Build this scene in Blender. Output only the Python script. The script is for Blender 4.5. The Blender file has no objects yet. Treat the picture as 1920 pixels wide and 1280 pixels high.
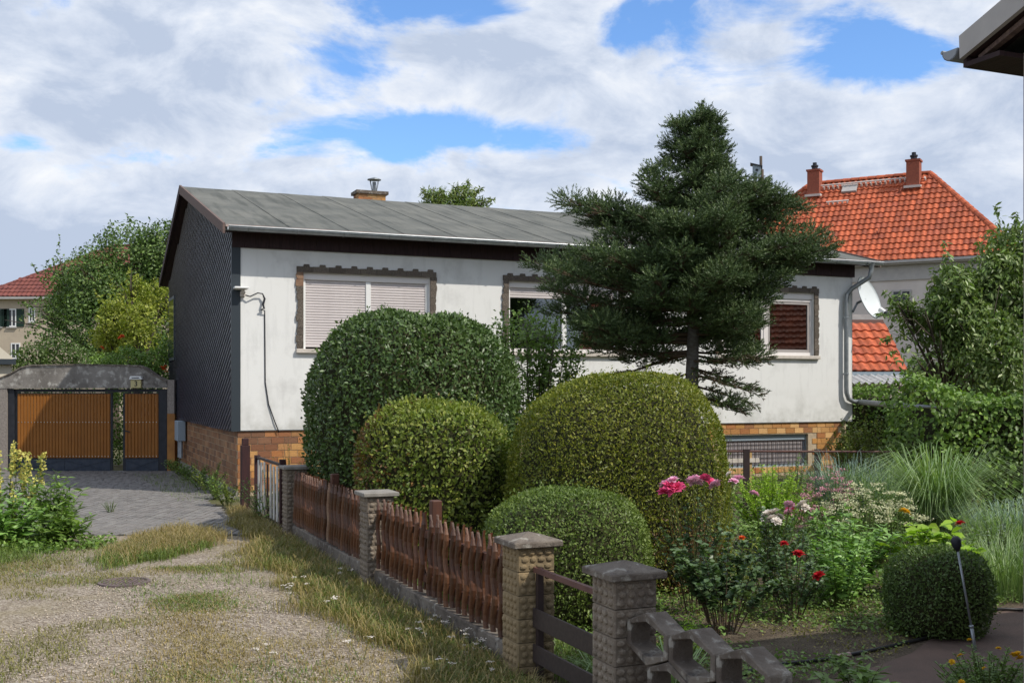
import bpy, math, random
import numpy as np
from mathutils import Vector, Matrix

# ------------------------------------------------------------------ camera, sky, sun, exposure
scn = bpy.context.scene
COL = scn.collection
R = math.radians
FPX, HZ, CAMH = 2065.0, 725.0, 2.0        # focal length and horizon row measured on the 1920x1280 photograph
cd = bpy.data.cameras.new('camera'); cam = bpy.data.objects.new('camera', cd); COL.objects.link(cam)
cam.location = (0, 0, CAMH); cam.rotation_euler = (R(90), 0, 0)
cd.sensor_width = 36; cd.lens = 36*FPX/1920; cd.shift_y = (HZ-640)/1920
cd.clip_start = .05; cd.clip_end = 3000
scn.camera = cam
scn.view_settings.view_transform = 'Standard'; scn.view_settings.look = 'None'
scn.view_settings.gamma = 1; scn.view_settings.use_curve_mapping = False
scn.view_settings.exposure = 0.42
scn.cycles.max_bounces = 6; scn.cycles.transparent_max_bounces = 8
scn.cycles.diffuse_bounces = 3; scn.cycles.glossy_bounces = 3
SUN_EL = R(47); SUNH = Vector((.87, -.5)).normalized()
SKY_STRENGTH, SUN_STRENGTH = .1, 2.9
world = bpy.data.worlds.new('World'); scn.world = world; world.use_nodes = True
def build_sky():
    nt = world.node_tree; nt.nodes.clear(); N = nt.nodes.new; Lk = nt.links.new
    out = N('ShaderNodeOutputWorld'); bg = N('ShaderNodeBackground'); bg.inputs[1].default_value = SKY_STRENGTH
    Lk(bg.outputs[0], out.inputs[0])
    sky = N('ShaderNodeTexSky'); sky.sky_type = 'NISHITA'; sky.sun_disc = False
    sky.sun_elevation = SUN_EL; sky.sun_rotation = math.atan2(SUNH.x, SUNH.y)
    sky.air_density = 1.0; sky.dust_density = .6; sky.ozone_density = 1.6
    tc = N('ShaderNodeTexCoord')
    def mp(scale, loc=(0, 0, 0)):
        m = N('ShaderNodeMapping'); m.inputs['Scale'].default_value = scale; m.inputs['Location'].default_value = loc
        Lk(tc.outputs['Generated'], m.inputs['Vector']); return m.outputs[0]
    def noise(vec, s, det, ro, dist=0):
        n = N('ShaderNodeTexNoise'); n.inputs['Scale'].default_value = s; n.inputs['Detail'].default_value = det
        n.inputs['Roughness'].default_value = ro; n.inputs['Distortion'].default_value = dist
        Lk(vec, n.inputs['Vector']); return n.outputs['Fac']
    def math_(op, a, b):
        m = N('ShaderNodeMath'); m.operation = op
        for i, v in enumerate((a, b)):
            if isinstance(v, (int, float)): m.inputs[i].default_value = v
            else: Lk(v, m.inputs[i])
        return m.outputs[0]
    cov = noise(mp((1, 1, 1.9), (3.1, .4, 1.7)), 6.6, 12, .60, .35)
    # blue openings where the photograph shows them
    for px, py, r, a in ((1450, 62, .19, .235), (1680, 95, .12, .21), (1240, 40, .12, .17), (850, 250, .10, .30), (1010, 265, .07, .20), (730, 280, .05, .16), (830, 5, .12, .26), (45, 265, .05, .22), (20, 470, .16, -.25), (250, 130, .2, -.12), (1000, 110, .09, -.16), (1700, 230, .14, -.12)):
        d = Vector(((px-960)/FPX, 1, (HZ-py)/FPX)).normalized()
        v = N('ShaderNodeVectorMath'); v.operation = 'SUBTRACT'; Lk(tc.outputs['Generated'], v.inputs[0]); v.inputs[1].default_value = d
        s = N('ShaderNodeVectorMath'); s.operation = 'MULTIPLY'; Lk(v.outputs[0], s.inputs[0]); s.inputs[1].default_value = (1, 1, 2.6)
        l = N('ShaderNodeVectorMath'); l.operation = 'LENGTH'; Lk(s.outputs[0], l.inputs[0])
        mr = N('ShaderNodeMapRange'); mr.interpolation_type = 'SMOOTHSTEP'; Lk(l.outputs['Value'], mr.inputs[0])
        mr.inputs[1].default_value = 0; mr.inputs[2].default_value = r; mr.inputs[3].default_value = a; mr.inputs[4].default_value = 0
        cov = math_('SUBTRACT', cov, mr.outputs[0])
    fac = N('ShaderNodeMapRange'); fac.interpolation_type = 'SMOOTHSTEP'; Lk(cov, fac.inputs[0])
    fac.inputs[1].default_value = .29; fac.inputs[2].default_value = .45
    sh = noise(mp((1, 1, 1.9), (7.7, 2.2, .3)), 9.0, 12, .62, .4)
    sh = math_('ADD', sh, math_('MULTIPLY', math_('SUBTRACT', .52, cov), .55))
    cr = N('ShaderNodeValToRGB'); Lk(sh, cr.inputs[0])
    k = 1/SKY_STRENGTH
    e = cr.color_ramp.elements
    e[0].position = .38; e[0].color = (.39*k, .455*k, .575*k, 1)
    e[1].position = .73; e[1].color = (.73*k, .745*k, .77*k, 1)
    m = e.new(.55); m.color = (.55*k, .60*k, .69*k, 1)
    mix = N('ShaderNodeMix'); mix.data_type = 'RGBA'
    tint = N('ShaderNodeMix'); tint.data_type = 'RGBA'; tint.blend_type = 'MULTIPLY'; tint.inputs[0].default_value = 1
    Lk(sky.outputs[0], tint.inputs[6]); tint.inputs[7].default_value = (.92, 1.22, 1.58, 1)
    Lk(fac.outputs[0], mix.inputs[0]); Lk(tint.outputs[2], mix.inputs[6]); Lk(cr.outputs[0], mix.inputs[7])
    Lk(mix.outputs[2], bg.inputs[0])
build_sky()
sl = bpy.data.lights.new('sun', 'SUN'); sl.energy = SUN_STRENGTH; sl.angle = R(.6); sl.color = (1, .94, .84)
sun = bpy.data.objects.new('sun', sl); COL.objects.link(sun)
to_sun = Vector((SUNH.x*math.cos(SUN_EL), SUNH.y*math.cos(SUN_EL), math.sin(SUN_EL)))
sun.rotation_euler = to_sun.to_track_quat('Z', 'Y').to_euler(); sun.location = (20, -10, 30)

# ------------------------------------------------------------------ helpers
random.seed(5)
RNG = np.random.default_rng(11)
def at(px, py, Y): return Vector(((px-960)/FPX*Y, Y, CAMH-(py-HZ)/FPX*Y))
def gp(px, py):
    Y = CAMH*FPX/(py-HZ); return ((px-960)/FPX*Y, Y)
def sstep(a, b, x):
    t = np.clip((np.asarray(x, float)-a)/(b-a), 0, 1); return t*t*(3-2*t)
def gz(x, y):                              # the ground falls a little towards the driveway gate
    return -.18*sstep(20, 27, y)*(1-sstep(-6, -1, np.asarray(x, float)+.4*(np.asarray(y, float)-20)))

def M(name, c1, c2=None, s=6, rough=.75, bump=0, bs=60, spec=.3, isl=0, objr=0, c3=None, metal=0, trans=0, detail=5,
      lo=.35, hi=.65, stretch=(1, 1, 1), fine=0, fs=200, bdist=.01, extra=None, tcol=(1.3, 1.5, .6)):
    m = bpy.data.materials.new(name); m.use_nodes = True; nt = m.node_tree; nt.nodes.clear(); N = nt.nodes.new; Lk = nt.links.new
    out = N('ShaderNodeOutputMaterial'); p = N('ShaderNodeBsdfPrincipled')
    p.inputs['Roughness'].default_value = rough; p.inputs['Specular IOR Level'].default_value = spec; p.inputs['Metallic'].default_value = metal
    tc = N('ShaderNodeTexCoord'); mpn = N('ShaderNodeMapping'); mpn.inputs['Scale'].default_value = stretch
    Lk(tc.outputs['Object'], mpn.inputs[0]); vec = mpn.outputs[0]
    def noise(sc, d=4):
        n = N('ShaderNodeTexNoise'); n.inputs['Scale'].default_value = sc; n.inputs['Detail'].default_value = d; n.inputs['Roughness'].default_value = .6
        Lk(vec, n.inputs['Vector']); return n.outputs['Fac']
    def mix(f, a, b, bl='MIX'):
        x = N('ShaderNodeMix'); x.data_type = 'RGBA'; x.blend_type = bl
        if isinstance(f, (int, float)): x.inputs[0].default_value = f
        else: Lk(f, x.inputs[0])
        for i, v in ((6, a), (7, b)):
            if isinstance(v, tuple): x.inputs[i].default_value = (*v[:3], 1)
            else: Lk(v, x.inputs[i])
        return x.outputs[2]
    def rng(v, a, b, c, d):
        x = N('ShaderNodeMapRange'); Lk(v, x.inputs[0])
        for i, q in enumerate((a, b, c, d)): x.inputs[i+1].default_value = q
        return x.outputs[0]
    col = N('ShaderNodeRGB'); col.outputs[0].default_value = (*c1, 1); col = col.outputs[0]
    if c2: col = mix(rng(noise(s, detail), lo, hi, 0, 1), c1, c2)
    rnd = None
    if isl: rnd = N('ShaderNodeNewGeometry').outputs['Random Per Island']; amt = isl
    if objr: rnd = N('ShaderNodeObjectInfo').outputs['Random']; amt = objr
    if rnd is not None:
        if isinstance(c3, list):
            r = N('ShaderNodeValToRGB'); r.color_ramp.interpolation = 'CONSTANT'; Lk(rnd, r.inputs[0]); e = r.color_ramp.elements
            e[0].color = (*c3[0], 1); e[0].position = 0; e[1].color = (*c3[1], 1); e[1].position = 1/len(c3)
            for i, c in enumerate(c3[2:]): q = e.new((i+2)/len(c3)); q.color = (*c, 1)
            col = mix(rng(noise(s, detail), .3, .7, .0, .35), r.outputs[0], c1)
        elif c3:
            col = mix(rng(rnd, .55, 1, 0, .8), col, c3)
        w = N('ShaderNodeTexWhiteNoise'); w.noise_dimensions = '1D'; Lk(rnd, w.inputs['W'])
        v = rng(w.outputs['Value'], 0, 1, 1-amt, 1+amt)
        cb = N('ShaderNodeCombineColor')
        for i in range(3): Lk(v, cb.inputs[i])
        col = mix(1.0, col, cb.outputs[0], 'MULTIPLY')
    if fine:
        v = rng(noise(fs, 2), .3, .7, 1-fine, 1+fine); cb = N('ShaderNodeCombineColor')
        for i in range(3): Lk(v, cb.inputs[i])
        col = mix(1.0, col, cb.outputs[0], 'MULTIPLY')
    if extra: col = extra(dict(N=N, Lk=Lk, vec=vec, noise=noise, mix=mix, rng=rng, tc=tc, p=p, col=col))
    Lk(col, p.inputs['Base Color'])
    if bump:
        b = N('ShaderNodeBump'); b.inputs['Strength'].default_value = bump; b.inputs['Distance'].default_value = bdist
        Lk(noise(bs, 4), b.inputs['Height']); Lk(b.outputs[0], p.inputs['Normal'])
    sh = p.outputs[0]
    if trans:
        t = N('ShaderNodeBsdfTranslucent'); Lk(mix(1.0, col, tcol, 'MULTIPLY'), t.inputs[0])
        ms = N('ShaderNodeMixShader'); ms.inputs[0].default_value = trans; Lk(sh, ms.inputs[1]); Lk(t.outputs[0], ms.inputs[2]); sh = ms.outputs[0]
    Lk(sh, out.inputs[0])
    return m

def link(o, parent=None):
    COL.objects.link(o)
    if parent is not None: o.parent = parent
    return o
def tag(o, label=None, cat=None, group=None, kind=None):
    if label: o['label'] = label
    if cat: o['category'] = cat
    if group: o['group'] = group
    if kind: o['kind'] = kind
    return o
def empty(name, loc=(0, 0, 0), rz=0, label=None, cat=None, group=None):
    o = bpy.data.objects.new(name, None); o.location = loc; o.rotation_euler = (0, 0, rz); o.empty_display_size = .2
    link(o); return tag(o, label, cat, group)
def obj(name, me, parent=None, loc=None, rot=None):
    o = bpy.data.objects.new(name, me); link(o, parent)
    if loc is not None: o.location = loc
    if rot is not None: o.rotation_euler = rot
    return o
def np_mesh(name, V, F, mat, smooth=False):
    V = np.ascontiguousarray(V, dtype=np.float32); F = np.ascontiguousarray(F, dtype=np.int32)
    me = bpy.data.meshes.new(name); k = F.shape[1]
    me.vertices.add(len(V)); me.vertices.foreach_set('co', V.ravel())
    me.loops.add(F.size); me.loops.foreach_set('vertex_index', F.ravel())
    me.polygons.add(len(F)); me.polygons.foreach_set('loop_start', np.arange(0, F.size, k, dtype=np.int32))
    me.polygons.foreach_set('loop_total', np.full(len(F), k, dtype=np.int32))
    if smooth: me.polygons.foreach_set('use_smooth', np.ones(len(F), dtype=bool))
    me.update(calc_edges=True); me.materials.append(mat); return me

class MB:
    def __init__(s): s.v = []; s.f = []
    def add(s, vs, fs):
        n = len(s.v); s.v += [tuple(v) for v in vs]; s.f += [tuple(i+n for i in f) for f in fs]; return s
    def box(s, x0, x1, y0, y1, z0, z1, m=None):
        vs = [(x, y, z) for z in (z0, z1) for x, y in ((x0, y0), (x1, y0), (x1, y1), (x0, y1))]
        if m is not None: vs = [m @ Vector(v) for v in vs]
        return s.add(vs, [(3, 2, 1, 0), (4, 5, 6, 7), (0, 1, 5, 4), (1, 2, 6, 5), (2, 3, 7, 6), (3, 0, 4, 7)])
    def bbox(s, x0, x1, y0, y1, z0, z1, b):        # box with chamfered vertical and top edges
        ring = lambda i, z: [(x0+i+b, y0+i, z), (x1-i-b, y0+i, z), (x1-i, y0+i+b, z), (x1-i, y1-i-b, z), (x1-i-b, y1-i, z), (x0+i+b, y1-i, z), (x0+i, y1-i-b, z), (x0+i, y0+i+b, z)]
        vs = ring(0, z0)+ring(0, z1-b)+ring(b*.8, z1)
        fs = [tuple(range(7, -1, -1)), tuple(range(16, 24))]
        for k in (0, 8):
            for i in range(8): j = (i+1) % 8; fs.append((k+i, k+j, k+8+j, k+8+i))
        return s.add(vs, fs)
    def prism(s, poly, axis, a, b):                # poly in the other two axes, extruded a..b
        def P(u, v, t): return {'x': (t, u, v), 'y': (u, t, v), 'z': (u, v, t)}[axis]
        n = len(poly); vs = [P(u, v, a) for u, v in poly]+[P(u, v, b) for u, v in poly]
        fs = [tuple(range(n-1, -1, -1)), tuple(range(n, 2*n))]+[(i, (i+1) % n, n+(i+1) % n, n+i) for i in range(n)]
        return s.add(vs, fs)
    def tube(s, pts, rad, n=8, cap=True):
        pts = [Vector(p) for p in pts]; m = len(pts)
        rad = [rad]*m if isinstance(rad, (int, float)) else rad
        vs = []; ref = None
        for i, p in enumerate(pts):
            d = (pts[min(i+1, m-1)]-pts[max(i-1, 0)]); d = d.normalized() if d.length > 1e-9 else Vector((0, 0, 1))
            if ref is None: ref = d.orthogonal().normalized()
            ref = (ref-d*ref.dot(d)); ref = ref.normalized() if ref.length > 1e-6 else d.orthogonal().normalized()
            q = d.cross(ref)
            vs += [p+(ref*math.cos(2*math.pi*k/n)+q*math.sin(2*math.pi*k/n))*rad[i] for k in range(n)]
        fs = [(i*n+k, i*n+(k+1) % n, (i+1)*n+(k+1) % n, (i+1)*n+k) for i in range(m-1) for k in range(n)]
        if cap: fs += [tuple(range(n-1, -1, -1)), tuple(range((m-1)*n, m*n))]
        return s.add(vs, fs)
    def lathe(s, prof, c=(0, 0, 0), n=16):
        vs = [(c[0]+r*math.cos(2*math.pi*k/n), c[1]+r*math.sin(2*math.pi*k/n), c[2]+z) for r, z in prof for k in range(n)]
        m = len(prof); fs = [(i*n+k, i*n+(k+1) % n, (i+1)*n+(k+1) % n, (i+1)*n+k) for i in range(m-1) for k in range(n)]
        return s.add(vs, fs)
    def mesh(s, name, mat, smooth=False):
        me = bpy.data.meshes.new(name); me.from_pydata(s.v, [], s.f); me.materials.append(mat)
        if smooth: me.polygons.foreach_set('use_smooth', [True]*len(me.polygons))
        me.update(); return me
    def build(s, name, mat, parent=None, loc=None, rot=None, smooth=False):
        return obj(name, s.mesh(name, mat, smooth), parent, loc, rot)
def bevel(o, w=.008, seg=1):
    b = o.modifiers.new('bevel', 'BEVEL'); b.width = w; b.segments = seg; b.limit_method = 'ANGLE'; return o

# ---- leaves, blades
def nrmz(a): return a/np.maximum(np.linalg.norm(a, axis=1, keepdims=True), 1e-9)
def rdir(n): return nrmz(RNG.normal(size=(n, 3)))
TPL = {
 'd': (np.array([(0, 0, 0), (.5, .45, .16), (0, 1, -.05), (-.5, .45, .16)]), np.array([(0, 1, 2), (0, 2, 3)])),
 'o': (np.array([(0, 0, 0), (.40, .22, .12), (.5, .55, .14), (0, 1, -.12), (-.5, .55, .14), (-.40, .22, .12), (0, .5, 0)]),
       np.array([(0, 1, 6), (1, 2, 6), (2, 3, 6), (3, 4, 6), (4, 5, 6), (5, 0, 6)])),
 'n': (np.array([(-.5, 0, 0), (.5, 0, 0), (0, 1, 0)]), np.array([(0, 1, 2)])),
}
def leaf_arrays(pos, axis, nrm, L, W, tp='d'):
    n = len(pos); T, F = TPL[tp]
    axis = nrmz(axis); nrm = nrmz(nrm-axis*np.sum(nrm*axis, 1, keepdims=True)+1e-6); rt = np.cross(axis, nrm)
    L = np.broadcast_to(L, (n,))[:, None, None]; W = np.broadcast_to(W, (n,))[:, None, None]
    V = pos[:, None, :]+rt[:, None, :]*T[None, :, :1]*W+axis[:, None, :]*T[None, :, 1:2]*L+nrm[:, None, :]*T[None, :, 2:]*W
    Fa = F[None]+(np.arange(n)*len(T))[:, None, None]
    return V.reshape(-1, 3), Fa.reshape(-1, 3)
def leaves(name, pos, axis, nrm, L, W, mat, parent=None, tp='d', loc=None):
    V, F = leaf_arrays(np.asarray(pos, float), np.asarray(axis, float), np.asarray(nrm, float), L, W, tp)
    return obj(name, np_mesh(name, V, F, mat), parent, loc)
def blade_arrays(pos, az, H, W, lean, bend):
    n = len(pos); d = np.stack([np.cos(az), np.sin(az), np.zeros(n)], 1); sd = np.stack([-np.sin(az), np.cos(az), np.zeros(n)], 1)
    # ribbon faces the lean direction
    H = np.broadcast_to(H, (n,))[:, None]; W = np.broadcast_to(W, (n,))[:, None]; lean = np.broadcast_to(lean, (n,))[:, None]; bend = np.broadcast_to(bend, (n,))[:, None]
    up = np.array([[0, 0, 1.0]])
    m1 = pos+up*H*.5+d*H*lean*.35; m2 = pos+up*H*(.86-.25*bend)+d*H*(lean*.7+bend*.35); tip = pos+up*H*(1-.75*bend)+d*H*(lean+bend*.8)
    V = np.stack([pos-sd*W*.5, pos+sd*W*.5, m1-sd*W*.45, m1+sd*W*.45, m2-sd*W*.3, m2+sd*W*.3, tip], 1)
    F = np.array([(0, 1, 3), (0, 3, 2), (2, 3, 5), (2, 5, 4), (4, 5, 6)])[None]+(np.arange(n)*7)[:, None, None]
    return V.reshape(-1, 3), F.reshape(-1, 3)
def blades(name, pos, H, W, lean, bend, mat, parent=None, az=None):
    n = len(pos); az = RNG.uniform(0, 2*np.pi, n) if az is None else az
    V, F = blade_arrays(pos, az, H, W, lean, bend); return obj(name, np_mesh(name, V, F, mat), parent)
def sinnoise(seed, freq, k=10):
    r = np.random.default_rng(seed); D = r.normal(size=(k, 3)); D /= np.linalg.norm(D, axis=1, keepdims=True); D *= freq*r.uniform(.5, 1.7, (k, 1)); ph = r.uniform(0, 6.28, k)
    return lambda P: np.sin(P @ D.T+ph).sum(1)/math.sqrt(k/2)
def cat_mesh(name, arrs, mat):
    Vs = []; Fs = []; n = 0
    for V, F in arrs: Vs.append(V); Fs.append(F+n); n += len(V)
    return np_mesh(name, np.concatenate(Vs), np.concatenate(Fs), mat)

# ------------------------------------------------------------------ materials
def gravel_extra(k):
    N, Lk, mix, rng, noise = k['N'], k['Lk'], k['mix'], k['rng'], k['noise']
    v = N('ShaderNodeTexVoronoi'); v.inputs['Scale'].default_value = 58; Lk(k['vec'], v.inputs['Vector'])
    r = N('ShaderNodeValToRGB'); bw = N('ShaderNodeSeparateColor'); Lk(v.outputs['Color'], bw.inputs[0]); Lk(bw.outputs[0], r.inputs[0])
    e = r.color_ramp.elements; e[0].color = (.115, .09, .07, 1); e[1].color = (.64, .57, .48, 1)
    q = e.new(.5); q.color = (.33, .275, .22, 1)
    c = mix(rng(v.outputs['Distance'], .0, .9, 0, .55), r.outputs[0], (.13, .10, .075))
    c = mix(rng(noise(1.3, 7), .46, .66, 0, .5), c, (.23, .19, .095))
    c = mix(rng(noise(.45, 3), .35, .7, 0, .25), c, (.30, .24, .17))
    b = N('ShaderNodeBump'); b.inputs['Strength'].default_value = .9; b.inputs['Distance'].default_value = .012; b.invert = True
    Lk(v.outputs['Distance'], b.inputs['Height']); Lk(b.outputs[0], k['p'].inputs['Normal'])
    return c
def render_wall_extra(k):
    N, Lk, mix, rng, noise = k['N'], k['Lk'], k['mix'], k['rng'], k['noise']
    sp = N('ShaderNodeSeparateXYZ'); Lk(k['tc'].outputs['Object'], sp.inputs[0])
    mp = N('ShaderNodeMapping'); mp.inputs['Scale'].default_value = (1.6, 1, .35); Lk(k['tc'].outputs['Object'], mp.inputs[0])
    st = N('ShaderNodeTexNoise'); st.inputs['Scale'].default_value = 2.6; st.inputs['Detail'].default_value = 7; st.inputs['Roughness'].default_value = .65; Lk(mp.outputs[0], st.inputs['Vector'])
    c = mix(rng(st.outputs['Fac'], .52, .78, 0, .5), (.76, .76, .745), (.46, .46, .45))       # rain stains
    c = mix(rng(noise(1.3, 8), .55, .72, 0, .55), c, (.47, .465, .45))                           # grey mottling
    m = N('ShaderNodeMath'); m.operation = 'MULTIPLY'; Lk(rng(sp.outputs[2], 1.2, 2.0, 1, 0), m.inputs[0]); Lk(rng(noise(2.2, 6), .42, .62, 0, .6), m.inputs[1])
    c = mix(m.outputs[0], c, (.40, .395, .36))                                                   # splash dirt
    return c
MT = {}
MT['ground'] = M('ground_soil', (.075, .085, .03), (.12, .10, .05), s=.8, rough=.95, bump=.6, bs=30, fine=.4, fs=60)
MT['gravel'] = M('gravel', (.4, .35, .3), rough=.95, extra=gravel_extra)
MT['soil'] = M('garden_soil', (.085, .064, .046), (.15, .12, .085), s=3, rough=.98, bump=1, bs=45, fine=.5, fs=90, bdist=.03)
MT['tarpath'] = M('reddish_path', (.155, .105, .085), (.11, .08, .066), s=3, rough=.9, bump=.6, bs=120, fine=.35, fs=160)
MT['joint'] = M('sand_joint', (.025, .023, .018), (.04, .04, .02), s=3, rough=.95, fine=.3)
paver_cols = [(.175, .165, .16), (.20, .19, .18), (.16, .152, .146), (.19, .178, .17), (.182, .168, .16)]
MT['paver'] = M('paver', (.22, .21, .2), s=3, rough=.85, bump=.3, bs=120, objr=.08, c3=paver_cols, fine=.2)
MT['paver_i'] = M('paver_field', (.22, .21, .2), s=3, rough=.85, bump=.3, bs=120, isl=.08, c3=paver_cols, fine=.2)
MT['wall'] = M('white_render', (.7, .7, .68), rough=.92, bump=.5, bs=85, extra=render_wall_extra, bdist=.006)
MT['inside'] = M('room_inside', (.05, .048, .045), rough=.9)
MT['slate'] = M('slate', (.040, .045, .072), (.056, .062, .094), s=2, rough=.36, spec=.6, isl=.06)
MT['trim'] = M('slate_trim', (.035, .045, .055), rough=.5)
MT['mortar'] = M('brick_mortar', (.50, .40, .28), (.38, .30, .21), s=12, rough=.95, bump=.4, bs=90)
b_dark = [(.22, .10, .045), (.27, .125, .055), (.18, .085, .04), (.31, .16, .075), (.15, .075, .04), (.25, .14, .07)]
b_lite = [(.44, .20, .06), (.56, .30, .105), (.34, .125, .04), (.60, .36, .15), (.47, .225, .06), (.24, .10, .045), (.52, .27, .09)]
b_mid = [(.36, .155, .06), (.30, .12, .05), (.44, .22, .085), (.22, .09, .045), (.50, .28, .11), (.17, .085, .05)]
kw = dict(s=14, rough=.7, bump=.3, bs=70, spec=.4, fine=.2, fs=50)
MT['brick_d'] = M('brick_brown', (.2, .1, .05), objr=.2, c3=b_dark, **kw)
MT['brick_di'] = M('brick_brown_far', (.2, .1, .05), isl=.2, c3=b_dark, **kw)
MT['brick_l'] = M('brick_amber', (.45, .24, .09), objr=.15, c3=b_lite, **kw)
MT['brick_m'] = M('brick_orange', (.3, .14, .06), objr=.18, c3=b_mid, **kw)
MT['conc'] = M('concrete', (.30, .28, .255), (.20, .185, .165), s=7, rough=.95, bump=.5, bs=60, fine=.2)
def lichen_extra(k):
    mix, rng, noise = k['mix'], k['rng'], k['noise']
    c = mix(rng(noise(2.5, 8), .40, .62, 0, 1), (.105, .085, .07), (.205, .175, .145))
    c = mix(rng(noise(14, 4), .56, .66, 0, .7), c, (.36, .34, .30))
    return mix(rng(noise(9, 5), .54, .70, 0, .8), c, (.05, .043, .04))
MT['oldconc'] = M('weathered_concrete', (.2, .18, .16), rough=.96, bump=.7, bs=50, extra=lichen_extra, bdist=.015)
def pillar_extra(k):
    mix, rng, noise = k['mix'], k['rng'], k['noise']
    c = mix(rng(noise(3, 6), .35, .65, 0, 1), (.225, .18, .135), (.15, .122, .098))
    c = mix(rng(noise(30, 3), .5, .7, 0, .6), c, (.36, .32, .26))
    return mix(rng(noise(7, 5), .56, .72, 0, .75), c, (.08, .066, .052))
def lintel_extra(k):
    mix, rng, noise = k['mix'], k['rng'], k['noise']
    c = mix(rng(noise(1.6, 8), .38, .62, 0, 1), (.30, .275, .25), (.17, .155, .14))
    c = mix(rng(noise(6, 7), .52, .64, 0, .8), c, (.52, .50, .46))
    return mix(rng(noise(3.5, 6), .56, .70, 0, .75), c, (.07, .06, .05))
MT['lintel'] = M('mottled_lintel', (.3, .28, .25), rough=.96, bump=.6, bs=40, extra=lintel_extra)
MT['pillar'] = M('pebbled_concrete_block', (.24, .2, .16), rough=.93, bump=.5, bs=110, extra=pillar_extra, bdist=.005)
def pillar_y_extra(k):
    mix, rng, noise = k['mix'], k['rng'], k['noise']
    c = mix(rng(noise(3, 6), .35, .65, 0, 1), (.29, .215, .12), (.19, .145, .085))
    return mix(rng(noise(9, 5), .56, .72, 0, .7), c, (.09, .07, .045))
MT['pillar_y'] = M('pebbled_block_ochre', (.3, .2, .12), rough=.93, bump=.5, bs=110, extra=pillar_y_extra, bdist=.005)
def felt_extra(k):
    N, Lk, mix, rng, noise = k['N'], k['Lk'], k['mix'], k['rng'], k['noise']
    c = mix(rng(noise(.9, 8), .38, .64, 0, 1), (.125, .13, .12), (.195, .195, .175))
    mp = N('ShaderNodeMapping'); mp.inputs['Scale'].default_value = (3.5, .35, .35); Lk(k['tc'].outputs['Object'], mp.inputs[0])
    st = N('ShaderNodeTexNoise'); st.inputs['Scale'].default_value = 1.6; st.inputs['Detail'].default_value = 6; Lk(mp.outputs[0], st.inputs['Vector'])
    c = mix(rng(st.outputs['Fac'], .48, .68, 0, .75), c, (.07, .075, .068))
    c = mix(rng(noise(5, 6), .58, .72, 0, .6), c, (.21, .205, .17))
    return mix(rng(noise(160, 2), .35, .65, 0, .45), c, (.05, .053, .05))
MT['felt'] = M('bitumen_felt', (.15, .16, .155), rough=.93, bump=.5, bs=150, extra=felt_extra, objr=.06, bdist=.004)
MT['verge'] = M('verge_timber', (.19, .135, .115), (.11, .075, .07), s=8, rough=.85, stretch=(1, 4, 4), fine=.2, fs=50)
MT['darkwood'] = M('dark_timber', (.028, .016, .018), (.05, .027, .028), s=6, rough=.75, stretch=(9, 1, .6), bump=.3, bs=20)
MT['zinc'] = M('weathered_zinc', (.36, .39, .42), (.25, .28, .30), s=7, rough=.42, metal=.55, spec=.5)
MT['zincdark'] = M('dull_zinc', (.20, .22, .235), (.27, .29, .30), s=9, rough=.5, metal=.5)
MT['shutter'] = M('shutter_slat', (.62, .57, .565), (.57, .52, .515), s=5, rough=.55, objr=.03)
MT['pvc'] = M('window_frame_white', (.72, .68, .66), rough=.45)
MT['pvcw'] = M('plain_white', (.78, .78, .77), rough=.5)
MT['sill'] = M('window_sill', (.62, .56, .50), (.50, .45, .40), s=9, rough=.6)
MT['stone'] = M('pebbledash_stone', (.185, .155, .125), (.085, .07, .06), s=60, rough=.95, bump=1, bs=110, objr=.22, lo=.42, hi=.58, detail=3)
def glass_mat(name, tint, rough=.02):
    m = bpy.data.materials.new(name); m.use_nodes = True; nt = m.node_tree; nt.nodes.clear(); N = nt.nodes.new
    o = N('ShaderNodeOutputMaterial'); t = N('ShaderNodeBsdfTransparent'); g = N('ShaderNodeBsdfGlossy'); x = N('ShaderNodeMixShader'); f = N('ShaderNodeFresnel')
    t.inputs[0].default_value = (*tint, 1); g.inputs['Roughness'].default_value = rough; g.inputs[0].default_value = (.9, .93, .95, 1); f.inputs[0].default_value = 2.15
    nt.links.new(f.outputs[0], x.inputs[0]); nt.links.new(t.outputs[0], x.inputs[1]); nt.links.new(g.outputs[0], x.inputs[2]); nt.links.new(x.outputs[0], o.inputs[0]); return m
MT['glass'] = glass_mat('window_glass', (.55, .6, .6))
MT['steel'] = M('stainless', (.6, .6, .6), rough=.3, metal=1)
MT['black'] = M('black_paint', (.018, .02, .026), (.03, .032, .04), s=8, rough=.5)
MT['gateblue'] = M('gate_kick_panel', (.03, .042, .065), (.05, .06, .08), s=8, rough=.45)
MT['gatebrown'] = M('gate_sheet', (.31, .118, .020), (.27, .10, .017), s=2, rough=.5, objr=.05)
MT['iron'] = M('brown_iron', (.05, .032, .03), (.035, .024, .024), s=8, rough=.6)
MT['plankd'] = M('dark_plank', (.04, .03, .028), (.06, .045, .04), s=6, rough=.55, stretch=(1, 6, 6))
MT['rust'] = M('reddish_rail', (.16, .08, .065), (.11, .055, .05), s=9, rough=.6)
MT['picket'] = M('stained_picket', (.115, .043, .018), (.058, .023, .012), s=5, rough=.45, spec=.45, stretch=(5, 5, .7), objr=.3, c3=(.17, .075, .036), bump=.5, bs=30, fine=.25, fs=40)
MT['picketend'] = M('pale_weathered_picket', (.30, .20, .13), (.2, .11, .07), s=5, rough=.7)
MT['post'] = M('brown_post', (.10, .040, .025), (.07, .03, .02), s=6, rough=.6, stretch=(5, 5, .7))
MT['purplepost'] = M('maroon_post', (.055, .022, .022), (.035, .016, .018), s=6, rough=.7, stretch=(5, 5, .7))
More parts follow.
